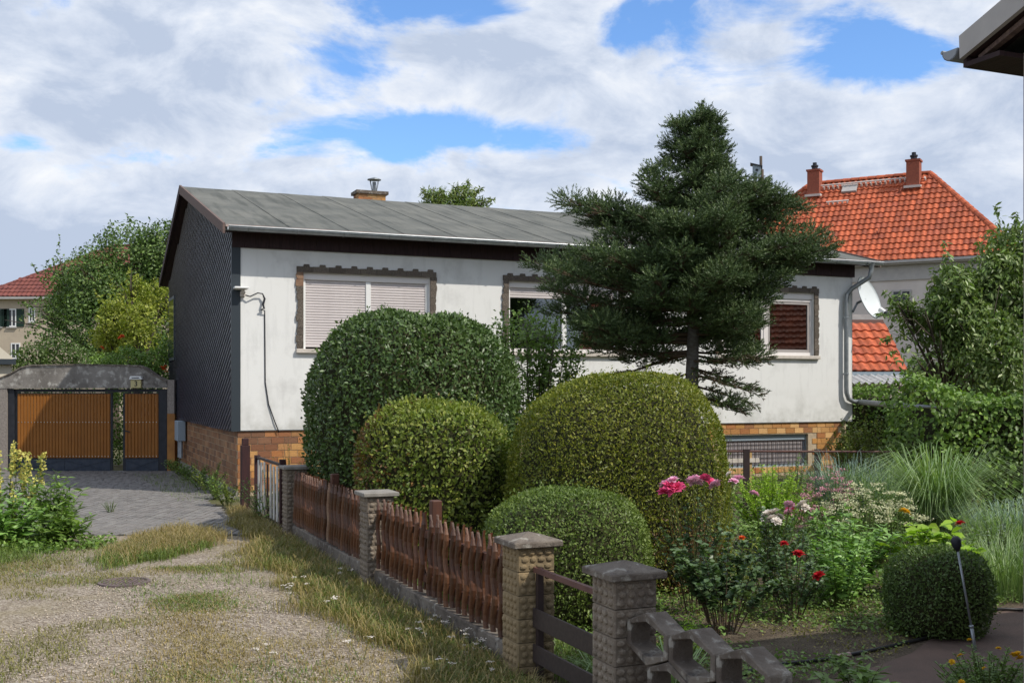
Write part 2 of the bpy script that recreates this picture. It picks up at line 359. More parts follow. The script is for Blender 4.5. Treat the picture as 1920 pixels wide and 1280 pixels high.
MT['whitewood'] = M('white_slat', (.66, .64, .60), (.50, .47, .42), s=9, rough=.8)
MT['ochre'] = M('ochre_plaster', (.42, .20, .06), (.30, .14, .05), s=5, rough=.9)
MT['yellowbox'] = M('cream_box', (.55, .48, .24), rough=.5)
MT['tile'] = M('clay_tile', (.44, .105, .042), (.385, .088, .036), s=2, rough=.62, objr=.26, c3=(.30, .075, .04), fine=.3, fs=9)
MT['tile_i'] = M('clay_tile_field', (.44, .105, .042), (.385, .088, .036), s=2, rough=.62, isl=.26, c3=(.30, .075, .04), fine=.3, fs=9)
MT['tile_old'] = M('old_clay_tile', (.21, .068, .052), (.15, .05, .045), s=2, rough=.75, isl=.15)
MT['tileunder'] = M('roof_underlay', (.10, .05, .04), rough=.9)
MT['chimbrick'] = M('chimney_red_brick', (.33, .10, .06), (.24, .075, .05), s=12, rough=.85)
MT['pinkwall'] = M('pinkish_render', (.62, .56, .52), (.55, .49, .455), s=2, rough=.9)
MT['beige'] = M('beige_render', (.50, .42, .32), (.45, .375, .29), s=2, rough=.9)
MT['cream'] = M('cream_render', (.6, .55, .45), rough=.9)
MT['green_sh'] = M('green_shutter', (.014, .035, .025), rough=.6)
MT['darkglass'] = M('dark_window', (.02, .022, .025), rough=.08, spec=.6)
MT['greymetal'] = M('grey_sheet', (.28, .30, .33), rough=.5)
MT['corr'] = M('corrugated_sheet', (.55, .55, .54), (.42, .42, .42), s=6, rough=.7)
MT['lightgrey'] = M('pale_grey_board', (.44, .42, .40), (.38, .36, .35), s=5, rough=.7)
MT['rough'] = M('roughcast', (.32, .28, .25), (.22, .19, .17), s=25, rough=.95, bump=.8, bs=60)
MT['dish'] = M('dish_white', (.62, .66, .67), rough=.45)
MT['bluegrey'] = M('bluegrey_paint', (.27, .33, .38), rough=.5)
MT['hose'] = M('dark_hose', (.03, .03, .032), rough=.45)
MT['manhole'] = M('cast_iron', (.17, .13, .125), (.12, .09, .09), s=12, rough=.8, bump=.5, bs=60)
MT['bark'] = M('bark', (.12, .095, .075), (.07, .055, .045), s=12, rough=.95, bump=.9, bs=22, stretch=(3, 3, .6))
MT['firbark'] = M('fir_bark', (.19, .175, .155), (.11, .095, .08), s=10, rough=.95, bump=.8, bs=25, stretch=(1, 1, 2.2))
MT['twig'] = M('twig', (.10, .07, .045), rough=.9)
MT['greenstem'] = M('green_stem', (.10, .13, .04), rough=.7)
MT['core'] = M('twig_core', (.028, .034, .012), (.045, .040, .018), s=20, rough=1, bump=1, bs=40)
def leafm(name, c1, c2, c3=None, isl=.35, rough=.45, trans=.22, spec=.35, s=1.2, tcol=(1.3, 1.5, .6)): return M(name, c1, c2, s=s, rough=rough, isl=isl, c3=c3, trans=trans, spec=spec, detail=3, tcol=tcol)
MT['lf_a'] = leafm('leaf_dome_dark', (0.060, 0.109, 0.030), (0.083, 0.136, 0.037), (0.115, 0.172, 0.052), rough=.40, spec=.42, trans=.15)
MT['lf_b'] = leafm('leaf_privet_olive', (0.126, 0.186, 0.031), (0.180, 0.222, 0.040), (0.300, 0.312, 0.066), trans=.22)
MT['lf_c'] = leafm('leaf_box_golden', (0.127, 0.162, 0.021), (0.175, 0.201, 0.026), (0.298, 0.279, 0.045), trans=.25, isl=.35)
MT['lf_d'] = leafm('leaf_box_green', (0.105, 0.161, 0.035), (0.150, 0.202, 0.044), (0.211, 0.281, 0.070))
MT['lf_e'] = leafm('leaf_box_dark', (0.074, 0.127, 0.036), (0.105, 0.157, 0.044), (0.150, 0.217, 0.068))
MT['lf_dry'] = leafm('leaf_dry_brown', (.20, .11, .04), (.15, .085, .035), None)
MT['needle'] = leafm('fir_needle', (.056, .096, .033), (.074, .116, .041), (.10, .145, .052), rough=.5, trans=.06, isl=.3)
MT['needle_n'] = leafm('fir_new_needle', (.105, .155, .055), (.135, .18, .065), None, trans=.1)
MT['needle_d'] = leafm('fir_dry_needle', (0.102, 0.074, 0.036), (0.066, 0.066, 0.030), None, trans=.05)
MT['lf_tree'] = leafm('leaf_tree_dark', (0.062, 0.112, 0.034), (0.096, 0.156, 0.041), (0.156, 0.219, 0.055))
MT['lf_yel'] = leafm('leaf_yellow_green', (0.187, 0.242, 0.031), (0.264, 0.297, 0.044), (0.374, 0.374, 0.077), trans=.3)
MT['lf_cherry'] = leafm('leaf_cherry', (0.108, 0.168, 0.043), (0.150, 0.216, 0.054), (0.240, 0.288, 0.108), rough=.4, spec=.45)
MT['lf_hedge'] = leafm('leaf_hedge', (0.097, 0.170, 0.036), (0.145, 0.244, 0.046), (0.244, 0.356, 0.073))
MT['lf_bright'] = leafm('leaf_bright', (0.214, 0.364, 0.036), (0.314, 0.463, 0.049), (0.430, 0.529, 0.083), trans=.3)
MT['lf_mid'] = leafm('leaf_mid', (0.117, 0.200, 0.048), (0.173, 0.271, 0.064), (0.236, 0.344, 0.100))
MT['lf_rose'] = leafm('leaf_rose', (.070, .125, .050), (.095, .155, .062), (.15, .21, .10), rough=.4, spec=.45)
MT['lf_peony'] = leafm('leaf_peony', (0.151, 0.284, 0.066), (0.216, 0.366, 0.086), (0.304, 0.481, 0.126), rough=.36, spec=.5)
MT['lf_silver'] = leafm('leaf_silver', (.16, .21, .15), (.21, .26, .20), (.30, .36, .30))
MT['lf_willow'] = leafm('leaf_willow', (.12, .17, .035), (.16, .20, .045), (.22, .26, .08))
MT['gr_dry'] = leafm('grass_dry', (.25, .185, .068), (.30, .235, .095), (.37, .31, .16), trans=.25, s=.9)
MT['gr_olive'] = leafm('grass_olive', (.16, .16, .038), (.21, .19, .06), (.30, .26, .10), trans=.25, s=1.3)
MT['gr_green'] = leafm('grass_green', (.095, .15, .026), (.14, .20, .038), (.2, .24, .06), trans=.25)
MT['gr_misc'] = leafm('grass_miscanthus', (0.152, 0.243, 0.084), (0.227, 0.318, 0.130), (0.364, 0.455, 0.243), trans=.25)
MT['gr_blue'] = leafm('grass_blue', (0.144, 0.222, 0.186), (0.204, 0.282, 0.234), (0.288, 0.372, 0.312), trans=.2)
def petal(name, c1, c2): return leafm(name, c1, c2, None, isl=.2, rough=.6, trans=.25, spec=.2, s=30, tcol=(1, 1, 1))
MT['p_pink'] = petal('petal_pink', (.86, .13, .31), (.74, .07, .20)); MT['p_lpink'] = petal('petal_light_pink', (.86, .52, .66), (.82, .42, .58))
MT['p_red'] = petal('petal_red', (.50, .015, .02), (.40, .01, .02)); MT['p_white'] = petal('petal_white', (.80, .74, .68), (.72, .66, .58))
MT['p_yel'] = petal('petal_yellow', (.80, .52, .03), (.72, .42, .02)); MT['p_pale'] = petal('petal_pale_yellow', (.72, .66, .20), (.62, .58, .16))
MT['p_orange'] = petal('petal_orange', (.75, .14, .03), (.65, .09, .02)); MT['p_sedum'] = petal('sedum_cream', (0.743, 0.716, 0.486), (0.567, 0.608, 0.351)); MT['p_sedump'] = petal('sedum_pink', (0.650, 0.338, 0.390), (0.546, 0.260, 0.312))

# ------------------------------------------------------------------ ground, gravel, paving
D1 = Vector((.920, .392, 0)).normalized(); D2 = Vector((-D1.y, D1.x, 0)); HROT = math.atan2(D1.y, D1.x)
A0 = Vector((-4.99, 20.15, 0))             # near corner of the bungalow
FP = Vector((.11, 7.5, 0))                 # near fence pillar; the fence runs from it along D2
def house_pt(u, w, z=0): return A0+D1*u+D2*w+Vector((0, 0, z))
def fence_pt(t, off=0, z=0): return FP+D2*t+D1*off+Vector((0, 0, z))
def grid_sheet(name, xs, ys, mat, dz=0, keep=None, kind='structure', label=None, cat=None):
    xs, ys = np.asarray(xs, float), np.asarray(ys, float); X, Y = np.meshgrid(xs, ys); Z = gz(X, Y)+dz
    V = np.stack([X, Y, Z], 2).reshape(-1, 3); nx = len(xs); F = []
    for j in range(len(ys)-1):
        for i in range(nx-1):
            if keep is None or keep((xs[i]+xs[i+1])/2, (ys[j]+ys[j+1])/2): F.append((j*nx+i, j*nx+i+1, (j+1)*nx+i+1, (j+1)*nx+i))
    o = obj(name, np_mesh(name, V, np.array(F), mat, True)); return tag(o, label, cat, kind=kind)
ar = np.arange
grid_sheet('ground', [-900, -300, -100, -50, -30, *ar(-20, 16.01, .5), 30, 50, 100, 300, 900], [-300, -100, -30, -8, *ar(0, 40.01, .5), 60, 100, 300, 900, 2000], MT['ground'],
           label='weedy soil ground running under everything to the horizon', cat='ground')
def warp_sheet(name, left, right, y0, y1, mat, dz, nx=24, ny=50, label=None, cat=None):
    ys = np.linspace(y0, y1, ny); V = []; F = []
    for j, y in enumerate(ys):
        a, b = left(y), right(y)
        for i in range(nx+1):
            x = a+(b-a)*i/nx; V.append((x, y, float(gz(x, y))+dz))
    for j in range(ny-1):
        for i in range(nx): k = j*(nx+1)+i; F.append((k, k+1, k+nx+2, k+nx+1))
    o = obj(name, np_mesh(name, np.array(V), np.array(F), mat, True)); return tag(o, label, cat, kind='structure')
fence_x = lambda y: FP.x+(y-FP.y)*D2.x/D2.y
wall_x = lambda y: A0.x+(y-A0.y)*D2.x/D2.y
warp_sheet('gravel_drive', lambda y: -10.5, lambda y: fence_x(y)-.16, -3, 15.2, MT['gravel'], .006, label='pale tan gravel drive in the foreground with worn grassy patches', cat='gravel drive')
warp_sheet('garden_bed', lambda y: fence_x(y)+.12, lambda y: 12, 4.2, 20, MT['soil'], .004, label='dark planted garden soil behind the picket fence', cat='garden bed')
PATHB = [(.9, 7.05), (1.7, 7.25), (2.35, 7.75), (3.0, 8.45), (3.55, 9.4), (4.6, 10.1)]; 
def poly_sheet(name, pts, mat, z, label, cat):
    me = bpy.data.meshes.new(name); me.from_pydata([(x, y, z) for x, y in pts], [], [tuple(range(len(pts)))]); me.materials.append(mat)
    return tag(obj(name, me), label, cat, kind='structure')
poly_sheet('garden_path', [(1.0, 5.0), (4.2, 5.2), (6.5, 9.2), (4.6, 10.0), (3.65, 9.2), (3.0, 8.25), (2.35, 7.62), (1.72, 7.2), (1.1, 7.0)], MT['tarpath'], .012, 'worn reddish tar path at the lower right of the garden', 'garden path')
# block paving between the gravel and the gate
PY0, PY1 = 14.75, 28.4
pl = lambda y: float(np.interp(y, [14.7, 19, 22.5, 24], [-8.5, -9.0, -10.5, -13.2]))
pr = lambda y: max(-4.4, 0) if False else min(wall_x(max(y, 15))-.12, -3.05-.0*(y)) if y > 19.6 else fence_x(y)-.45
paving = warp_sheet('paved_driveway', lambda y: pl(y)-.15, lambda y: pr(y)-.02 if y > 18.5 else fence_x(y)-.3, PY0, PY1, MT['joint'], .008, label='grey block paved driveway running from the gravel to the brown gate', cat='driveway')
def paver_me(mat):
    b = MB(); b.bbox(-.0465, .0465, -.0965, .0965, -.02, .018, .007); return b.mesh('paver', mat)
PV = []
for i in range(-124, -27):
    x = i*.107
    for j in range(0, 68):
        y = PY0+.1+j*.207+(i % 2)*.1035
        if pl(y)+.0 < x < (pr(y) if y > 18.5 else fence_x(y)-.42) and y < PY1 and abs((x)/y) < .482: PV.append((y, x))
PV.sort()
pm = paver_me(MT['paver']); rr = random.Random(3)
for y, x in PV[:300]:
    o = obj('paver', pm, paving, (x+rr.uniform(-.003, .003), y, float(gz(x, y))+.006+rr.uniform(-.004, .004))); o.rotation_euler = (rr.gauss(0, .012), rr.gauss(0, .01), rr.gauss(0, .015))
fb = MB()
for y, x in PV[300:]:
    m = Matrix.Translation((x, y, float(gz(x, y))+.006+rr.uniform(-.004, .004))) @ Matrix.Rotation(rr.gauss(0, .012), 4, 'X')
    fb.box(-.0455, .0455, -.096, .096, -.015, .017, m)
tag(fb.build('paver_field', MT['paver_i'], paving), kind='stuff')

# ------------------------------------------------------------------ the bungalow
H = empty('bungalow', A0, HROT, 'white rendered bungalow with slate clad gable, grey felt roof and brick plinth', 'house')
HU = 14.04; WZ0, WZ1 = 1.20, 4.56
WIN = [(1.05, 3.80), (5.22, 7.98), (10.30, 13.06)]; WB, WT, WS = 2.66, 4.28, .125
def holed_wall(name, u0, u1, z0, z1, holes, y, depth, mat, parent):
    us = sorted({u0, u1, *[h[i] for h in holes for i in (0, 1)]}); zs = sorted({z0, z1, *[h[i] for h in holes for i in (2, 3)]}); b = MB()
    inside = lambda u, z: any(h[0] < u < h[1] and h[2] < z < h[3] for h in holes)
    for i in range(len(us)-1):
        for j in range(len(zs)-1):
            if not inside((us[i]+us[i+1])/2, (zs[j]+zs[j+1])/2):
                b.add([(us[i], y, zs[j]), (us[i+1], y, zs[j]), (us[i+1], y, zs[j+1]), (us[i], y, zs[j+1])], [(0, 1, 2, 3)])
    for a, c, e, f in holes:
        for p, q in (((a, e), (c, e)), ((c, e), (c, f)), ((c, f), (a, f)), ((a, f), (a, e))):
            b.add([(p[0], y, p[1]), (p[0], y+depth, p[1]), (q[0], y+depth, q[1]), (q[0], y, q[1])], [(0, 1, 2, 3)])
    b.add([(u0, y, z0), (u1, y, z0), (u1, y+depth, z0), (u0, y+depth, z0)], [(0, 1, 2, 3)])
    return b.build(name, mat, parent)
holes = [(a+WS, b-WS, WB+.05, WT-.14) for a, b in WIN]
holed_wall('front_wall', 0, HU, WZ0, WZ1, holes, 0, .3, MT['wall'], H)
RU0, RU1, RWF, RWR, RWB, ZE, ZR = -.33, 14.48, -.42, 6.36, 11.25, 4.885, 6.70
zfront = lambda w: ZE+(ZR-ZE)*(w-RWF)/(RWR-RWF)
zback = lambda w: ZE+(ZR-ZE)*(RWB-w)/(RWB-RWR)
b = MB(); HW = 11.0
prof = [(.3, WZ0), (HW, WZ0), (HW, zback(HW)-.15), (RWR, ZR-.15), (.3, zfront(.3)-.15)]
b.prism(prof, 'x', HU-.02, HU); b.add([(0, HW, WZ0), (HU, HW, WZ0), (HU, HW, 4.7), (0, HW, 4.7)], [(0, 1, 2, 3)])
b.box(HU-.02, HU, 0, .3, WZ0, WZ1)
b.build('side_wall', MT['wall'], H)
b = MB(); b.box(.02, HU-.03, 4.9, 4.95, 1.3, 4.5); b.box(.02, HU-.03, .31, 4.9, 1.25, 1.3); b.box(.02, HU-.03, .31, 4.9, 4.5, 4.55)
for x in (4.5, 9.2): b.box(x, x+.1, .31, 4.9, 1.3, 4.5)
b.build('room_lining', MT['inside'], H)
# gable with slate cladding
gprof = [(-.02, WZ0), (HW, WZ0), (HW, zback(HW)-.14), (RWR, ZR-.14), (-.02, zfront(-.02)-.14)]
b = MB(); b.prism(gprof, 'x', -.10, .02); b.build('gable_wall', MT['trim'], H)
def in_gable(w, z): return -.0 < w < HW+.02 and WZ0-.03 < z < min(zfront(w), zback(w))-.13
tl = R(-24); ct, st_ = math.cos(tl), math.sin(tl); Vs, Fs = [], []; rr = random.Random(9)
for i in range(-50, 110):                # courses climb towards the rear
    for j in range(-60, 90):
        a = j*.20+(i % 2)*.10; c = i*.125
        w, z = a*ct-c*st_+5, 1.2+a*st_+c*ct
        if not in_gable(w, z): continue
        if 9.38 < w < 10.62 and 2.72 < z < 4.36: continue
        q = [(-.104, -.045), (-.085, -.066), (.085, -.070), (.104, -.05), (.104, .10), (-.104, .10)]; n = len(Vs); t = rr.gauss(0, .0012)
        for k, (x, y) in enumerate(q):
            W, Z = w+x*ct-y*st_, max(1.17, z+x*st_+y*ct); lim = min(zfront(W), zback(W))-.12
            out = .042+t if y < 0 else .010
            Vs.append((-.10-out, min(max(W, -.02), HW+.03), min(Z, lim)))
        for k in (1, 2):                     # lower lip thickness
            Vs.append((-.10-.004, min(max(w+q[k][0]*ct-q[k][1]*st_, -.02), HW+.03), max(1.17, z+q[k][0]*st_+q[k][1]*ct)))
        Fs += [(n, n+1, n+2), (n, n+2, n+3), (n, n+3, n+4), (n, n+4, n+5), (n+1, n+6, n+7), (n+1, n+7, n+2)]
tag(obj('slate_cladding', np_mesh('slate_cladding', np.array(Vs), np.array(Fs), MT['slate']), H), kind='stuff')
b = MB(); b.box(-.135, .0, -.022, -.004, 1.185, 4.60); b.box(-.143, -.132, -.022, .06, 1.185, 4.6); b.build('corner_trim', MT['trim'], H)
gw = MB(); gw.box(-.16, -.10, 9.36, 10.64, 2.70, 4.38); gwo = gw.build('gable_window', MT['trim'], H); g2 = MB(); g2.box(-.166, -.158, 9.44, 10.56, 2.78, 4.30); g2.build('pane', MT['darkglass'], gwo)
# plinth
pln = MB(); pln.prism([(0, -.3), (HW, -.6), (HW, WZ0), (0, WZ0)], 'x', -.02, HU-.25) if False else None
plinth = MB()
BWU = (10.37, 12.80)                       # basement window in the front
for a, c, e, f in ((-.022, HU-.16, .93, 1.197), (-.022, BWU[0], -.3, .93), (BWU[1], HU-.16, -.3, .93), (BWU[0], BWU[1], -.3, .20)): plinth.box(a, c, .03, .3, e, f)
plinth.box(-.022, .2, .3, HW, -.6, 1.197)
PL = plinth.build('plinth', MT['mortar'], H)
b = MB(); b.box(-.06, -.02, .0, HW, -.6, .10); b.build('concrete_footing', MT['conc'], PL)
bf = MB(); bf.bbox(-.118, .118, -.012, .03, -.056, .056, .004); bf = MB()
def brick_me(mat, L=.236): b = MB(); b.box(-L/2, L/2, -.010, .03, -.0565, .0565); return b.mesh('brick', mat)
bl, bmm = brick_me(MT['brick_l']), brick_me(MT['brick_m']); bd = brick_me(MT['brick_d']); hl = brick_me(MT['brick_l'], .111); hm = brick_me(MT['brick_m'], .111); rr = random.Random(4)
for r in range(9):
    z = 1.197-.062-r*.1255
    for k in range(58):
        u = -.03+.123+k*.2465+(.123 if r % 2 else 0)
        L = .118
        if u+L > HU-.17: continue
        if u+L > BWU[0] and u-L < BWU[1] and z-.06 < .93 and z > .15: continue
        if not (u < 2.3 or u > 9.4): continue
        o = obj('brick', (bmm if r < 2 or rr.random() < .3 else bl) if u < 2.3 else bl, PL, (u, .03+rr.uniform(-.002, .002), z)); o.rotation_euler = (0, 0, 0)
    if r % 2: obj('brick', hm, PL, (-.03+.061, .03, z))
gb = []
for r in range(9):
    z = 1.197-.062-r*.1255
    for k in range(45):
        w = .03+.123+k*.2465+(.123 if r % 2 else 0)
        if w+.118 < HW: gb.append((w, z))
gb.sort(); far = MB()
mrot = Matrix.Rotation(-math.pi/2, 4, 'Z')
for w, z in gb[:170]: obj('brick', bd, PL, (-.022, w, z), (0, 0, -math.pi/2))
for w, z in gb[170:]:
    far.box(-.118, .118, -.010, .03, -.0565, .0565, Matrix.Translation((-.022, w, z)) @ mrot)
tag(far.build('brick_courses', MT['brick_di'], PL), kind='stuff')
b = MB(); b.box(-.03, HU, -.012, .02, 1.192, 1.206); b.build('drip_edge', MT['zincdark'], H)
# basement window
bw = empty('basement_window', (0, 0, 0)); bw.parent = H
b = MB(); b.box(BWU[0], BWU[1], .10, .16, .80, .93); b.box(BWU[0], BWU[0]+.06, .1, .16, .2, .8); b.box(BWU[1]-.06, BWU[1], .1, .16, .2, .8); b.box(BWU[0], BWU[1], .1, .16, .2, .26); b.build('frame', MT['bluegrey'], bw)
b = MB(); b.box(BWU[0]+.06, BWU[1]-.06, .14, .15, .26, .8); b.build('pane', M('frosted_pane', (.33, .30, .31), rough=.4), bw)
b = MB()
for k in range(21): b.box(BWU[0]+.08+k*.115, BWU[0]+.09+k*.115, .085, .095, .22, .8)
for k in range(6): b.box(BWU[0]+.06, BWU[1]-.06, .076, .085, .27+k*.1, .28+k*.1)
b.build('grille', MT['iron'], bw)
# windows
def window(i, u0, u1):
    W = empty('window'); W.parent = H
    a, c, e, f = u0+WS, u1-WS, WB+.05, WT-.14
    rr = random.Random(20+i)
    n = int(round((u1-u0)/.29)); st = (u1-u0)/n
    for k in range(n):                       # lintel stones with raised teeth
        x0 = u0+k*st; b = MB(); b.prism([(x0+.002, f), (x0+st-.002, f), (x0+st-.002, WT-.035), (x0+st-.06, WT-.035), (x0+st-.07, WT+.012), (x0+st-.17, WT+.012), (x0+st-.18, WT-.03), (x0+.002, WT-.03)], 'y', -.035+rr.uniform(-.004, .004), -.001)
        b.build('surround_stone', MT['stone'], W)
    nz = 11; hz = (f-WB-.05)/nz
    for side in (0, 1):
        for k in range(nz):
            ex = rr.uniform(-.014, .022); z0 = WB+.05+k*hz+.001; z1 = z0+hz-.002
            x0, x1 = (u0-ex, a) if side == 0 else (c, u1+ex)
            s = 1 if side == 0 else -1; xo, xi = (x0, x1) if side == 0 else (x1, x0)
            b = MB(); b.prism([(xi, z0), (xi, z1), (xo+s*rr.uniform(0, .02), z1), (xo-s*rr.uniform(-.01, .012), (z0+z1)/2), (xo+s*rr.uniform(0, .02), z0)], 'y', -.035+rr.uniform(-.006, .006), -.001)
            b.build('surround_stone', MT['picketend'] if (i == 0 and side == 0 and k > nz-3) else MT['stone'], W)
    b = MB(); b.box(u0-.015, u1+.015, -.075, .10, WB-.03, WB+.048); bevel(b.build('sill', MT['sill'], W), .008)
    yb = .07
    if i < 2:
        b = MB(); b.box(a, c, .03, yb+.06, f-.13, f); bevel(b.build('shutter_box', MT['pvc'], W), .006)
        m = (a+c)/2+.02
        for x0, x1 in ((a, a+.055), (c-.075, c), (m-.05, m+.05)): b = MB(); b.box(x0, x1, .045, yb+.04, e, f-.13); bevel(b.build('shutter_guide', MT['pvcw'], W), .005)
        low = e if i == 0 else f-.13-.052*4
        k = 0; z = f-.13-.052
        for x0, x1 in ((a+.056, m-.051), (m+.051, c-.076)):
            s = MB(); s.prism([(.074, -.0255), (.066, -.015), (.064, 0), (.066, .015), (.074, .0225), (.084, .0225), (.084, -.0255)], 'x', x0, x1); sm = s.mesh('shutter_slat', MT['shutter'])
            z = f-.13-.026
            while z > low+.02: obj('shutter_slat', sm, W, (0, rr.uniform(-.001, .001), z)); z -= .0505
        if i == 1:
            b = MB(); b.box(a+.06, c-.08, .10, .106, e, f-.3); b.build('pane', MT['glass'], W)
            b = MB()
            for x0, x1, z0, z1 in ((a, c, e, e+.07), (a, a+.07, e+.07, f-.3), (c-.07, c, e+.07, f-.3)): b.box(x0, x1, .09, .13, z0, z1)
            b.build('frame', MT['pvc'], W)
    else:
        b = MB(); b.box(a, c, .03, .13, f-.15, f); bevel(b.build('shutter_box', MT['pvc'], W), .006)
        t = f-.15; m = (a+c)/2-.03
        b = MB()
        for x0, x1, z0, z1 in ((a, c, e, e+.07), (a, a+.07, e+.07, t), (c-.07, c, e+.07, t), (m-.06, m+.06, e+.07, t), (a+.07, m-.06, t-.06, t), (m+.06, c-.07, t-.06, t)): b.box(x0, x1, .05, .12, z0, z1)
        bevel(b.build('frame', MT['pvc'], W), .006)
        for x0, x1 in ((a+.07, m-.06), (m+.06, c-.07)):
            b = MB(); z0, z1 = e+.07, t-.06
            for q in ((x0, x1, z0, z0+.07), (x0, x1, z1-.06, z1), (x0, x0+.06, z0+.07, z1-.06), (x1-.06, x1, z0+.07, z1-.06)): b.box(q[0]+.003, q[1]-.003, .065, .11, q[2]+.003, q[3]-.003)
            s = b.build('sash', M('sash_grey', (.36, .33, .32), rough=.5) if x0 > m else MT['pvc'], W)
            b = MB(); b.box(x0+.05, x1-.05, .085, .091, z0+.06, z1-.05); b.build('pane', MT['glass'], s)
            if x0 > m: b = MB(); b.box((x0+x1)/2-.05, (x0+x1)/2+.05, .115, .15, z0, z1); b.build('inner_bar', MT['darkwood'], s)
    return W
for i, (a, c) in enumerate(WIN): window(i, a, c)
# fascia, soffit, roof
b = MB(); n = 64
for k in range(n): b.box(-.135+k*(HU+.17)/n+.002, -.135+(k+1)*(HU+.17)/n-.002, -.045-(k % 2)*.004, -.008, 4.545, 4.84)
b.build('fascia', MT['darkwood'], H)
b = MB(); b.add([(RU0, RWF, ZE-.09), (RU1, RWF, ZE-.09), (RU1, .01, ZE-.06), (RU0, .01, ZE-.06)], [(0, 1, 2, 3)]); b.build('soffit', MT['darkwood'], H)
b = MB()
for x0, x1 in ((RU0+.03, -.1), (HU, RU1-.03)):
    b = MB(); b.prism([(RWF+.02, zfront(RWF)-.10), (RWR, ZR-.10), (RWB-.02, zback(RWB)-.10), (RWB-.02, zback(RWB)-.125), (RWR, ZR-.125), (RWF+.02, zfront(RWF)-.125)], 'x', x0, x1); b.build('gable_soffit', MT['darkwood'], H)
b = MB(); b.prism([(RWF, ZE), (RWR, ZR), (RWB, ZE), (RWB, ZE-.10), (RWR, ZR-.10), (RWF, ZE-.10)], 'x', RU0+.01, RU1-.01); RF = b.build('roof', MT['felt'], H)
cut = [RU0+.012, .88, 2.0, 3.07, 4.15, 5.2, 6.3, 7.35, 8.4, 9.5, 10.55, 11.6, 12.65, 13.6, RU1-.012]
for k in range(len(cut)-1):
    a, c = cut[k]-.03*(k > 0), cut[k+1]; l = .006+.003*(k % 2)
    b = MB(); m_ = 8
    vs = []
    for j in range(m_+1):
        w = RWF-.01+(RWR-RWF+.06)*j/m_; z = zfront(min(w, RWR)); wob = .006*math.sin(j*1.9+k)
        vs += [(a+wob, w, z+.012), (a+.02+wob, w, z+l+.008), (c-.01, w, z+.003), (a+wob, w, z)]
    fs = []
    for j in range(m_): p, q = j*4, j*4+4; fs += [(p, p+1, q+1, q), (p+1, p+2, q+2, q+1), (p+3, p, q, q+3)]
    b.add(vs, fs); b.build('roofing_strip', MT['felt'], RF)
b = MB()
b.prism([(RWF-.02, ZE+.035), (RWR, ZR+.035), (RWR, ZR-.17), (RWF-.02, ZE-.15)], 'x', RU0-.03, RU0+.012); b.build('verge_board', MT['verge'], H)
b = MB(); b.prism([(RWR+.002, ZR+.035), (RWB, ZE+.03), (RWB, ZE-.15), (RWR+.002, ZR-.17)], 'x', RU0-.03, RU0+.012); b.build('verge_board', MT['darkwood'], H)
b = MB(); b.prism([(RWF-.02, ZE+.03), (RWR, ZR+.03), (RWB, ZE+.03), (RWB, ZE-.13), (RWR, ZR-.13), (RWF-.02, ZE-.13)], 'x', RU1-.012, RU1+.025); b.build('verge_board', MT['verge'], H)
b = MB(); b.box(RU0+.02, RU1, RWF-.035, RWF-.022, ZE-.03, ZE+.012); b.build('drip_flashing', M('copper_flashing', (.42, .30, .26), (.30, .27, .26), s=2, rough=.6), H)
# gutter
b = MB(); n = 9; gy, gzz = RWF-.105, ZE-.035; vs = []
for x in (RU0+.05, RU1-.03):
    for rad in (.072, .066):
        for k in range(n): t = math.pi+math.pi*k/(n-1); vs.append((x, gy+rad*math.cos(t), gzz+rad*math.sin(t)))
fs = []
for k in range(n-1):
    fs += [(k, 2*n+k, 2*n+k+1, k+1), (n+k, n+k+1, 3*n+k+1, 3*n+k), (k, k+1, n+k+1, n+k), (2*n+k, 3*n+k, 3*n+k+1, 2*n+k+1)]
b.add(vs, fs); b.tube([(RU0+.05, gy-.072, gzz+.004), (RU1-.03, gy-.072, gzz+.004)], .010, 8)
GU = b.build('gutter', MT['zinc'], H, smooth=False)
for k in range(17):
    b = MB(); x = RU0+.4+k*.87
    b.tube([(x, gy+.078*math.cos(t), gzz+.078*math.sin(t)) for t in np.linspace(math.pi, 2*math.pi, 7)]+[(x, RWF-.03, ZE-.04)], .008, 4); b.build('gutter_bracket', MT['zincdark'], GU)
# downpipe
px_ = 13.86
b = MB()
pts = [(px_+.28, gy, gzz-.07), (px_+.28, gy, 4.66), (px_+.24, gy+.02, 4.5), (px_+.05, -.14, 4.27), (px_-.06, -.10, 4.12), (px_-.08, -.10, 3.95), (px_-.08, -.10, 2.0), (px_-.07, -.10, 1.86), (px_-.01, -.10, 1.72), (px_+.12, -.10, 1.66), (px_+.3, -.10, 1.65)]
b.lathe([(.05, 4.66), (.06, 4.75), (.095, 4.84)], (px_+.28, gy, 0), 12); b.tube(pts, .052, 12)
DP = b.build('downpipe', MT['zincdark'], H, smooth=True)
for z in (3.6, 2.3):
    b = MB(); b.lathe([(.054, z-.02), (.060, z-.015), (.060, z+.015), (.054, z+.02)], (px_-.08, -.10, 0), 12); b.box(px_-.09, px_-.07, -.1, 0, z-.012, z+.012); b.build('pipe_clip', MT['zinc'], DP)
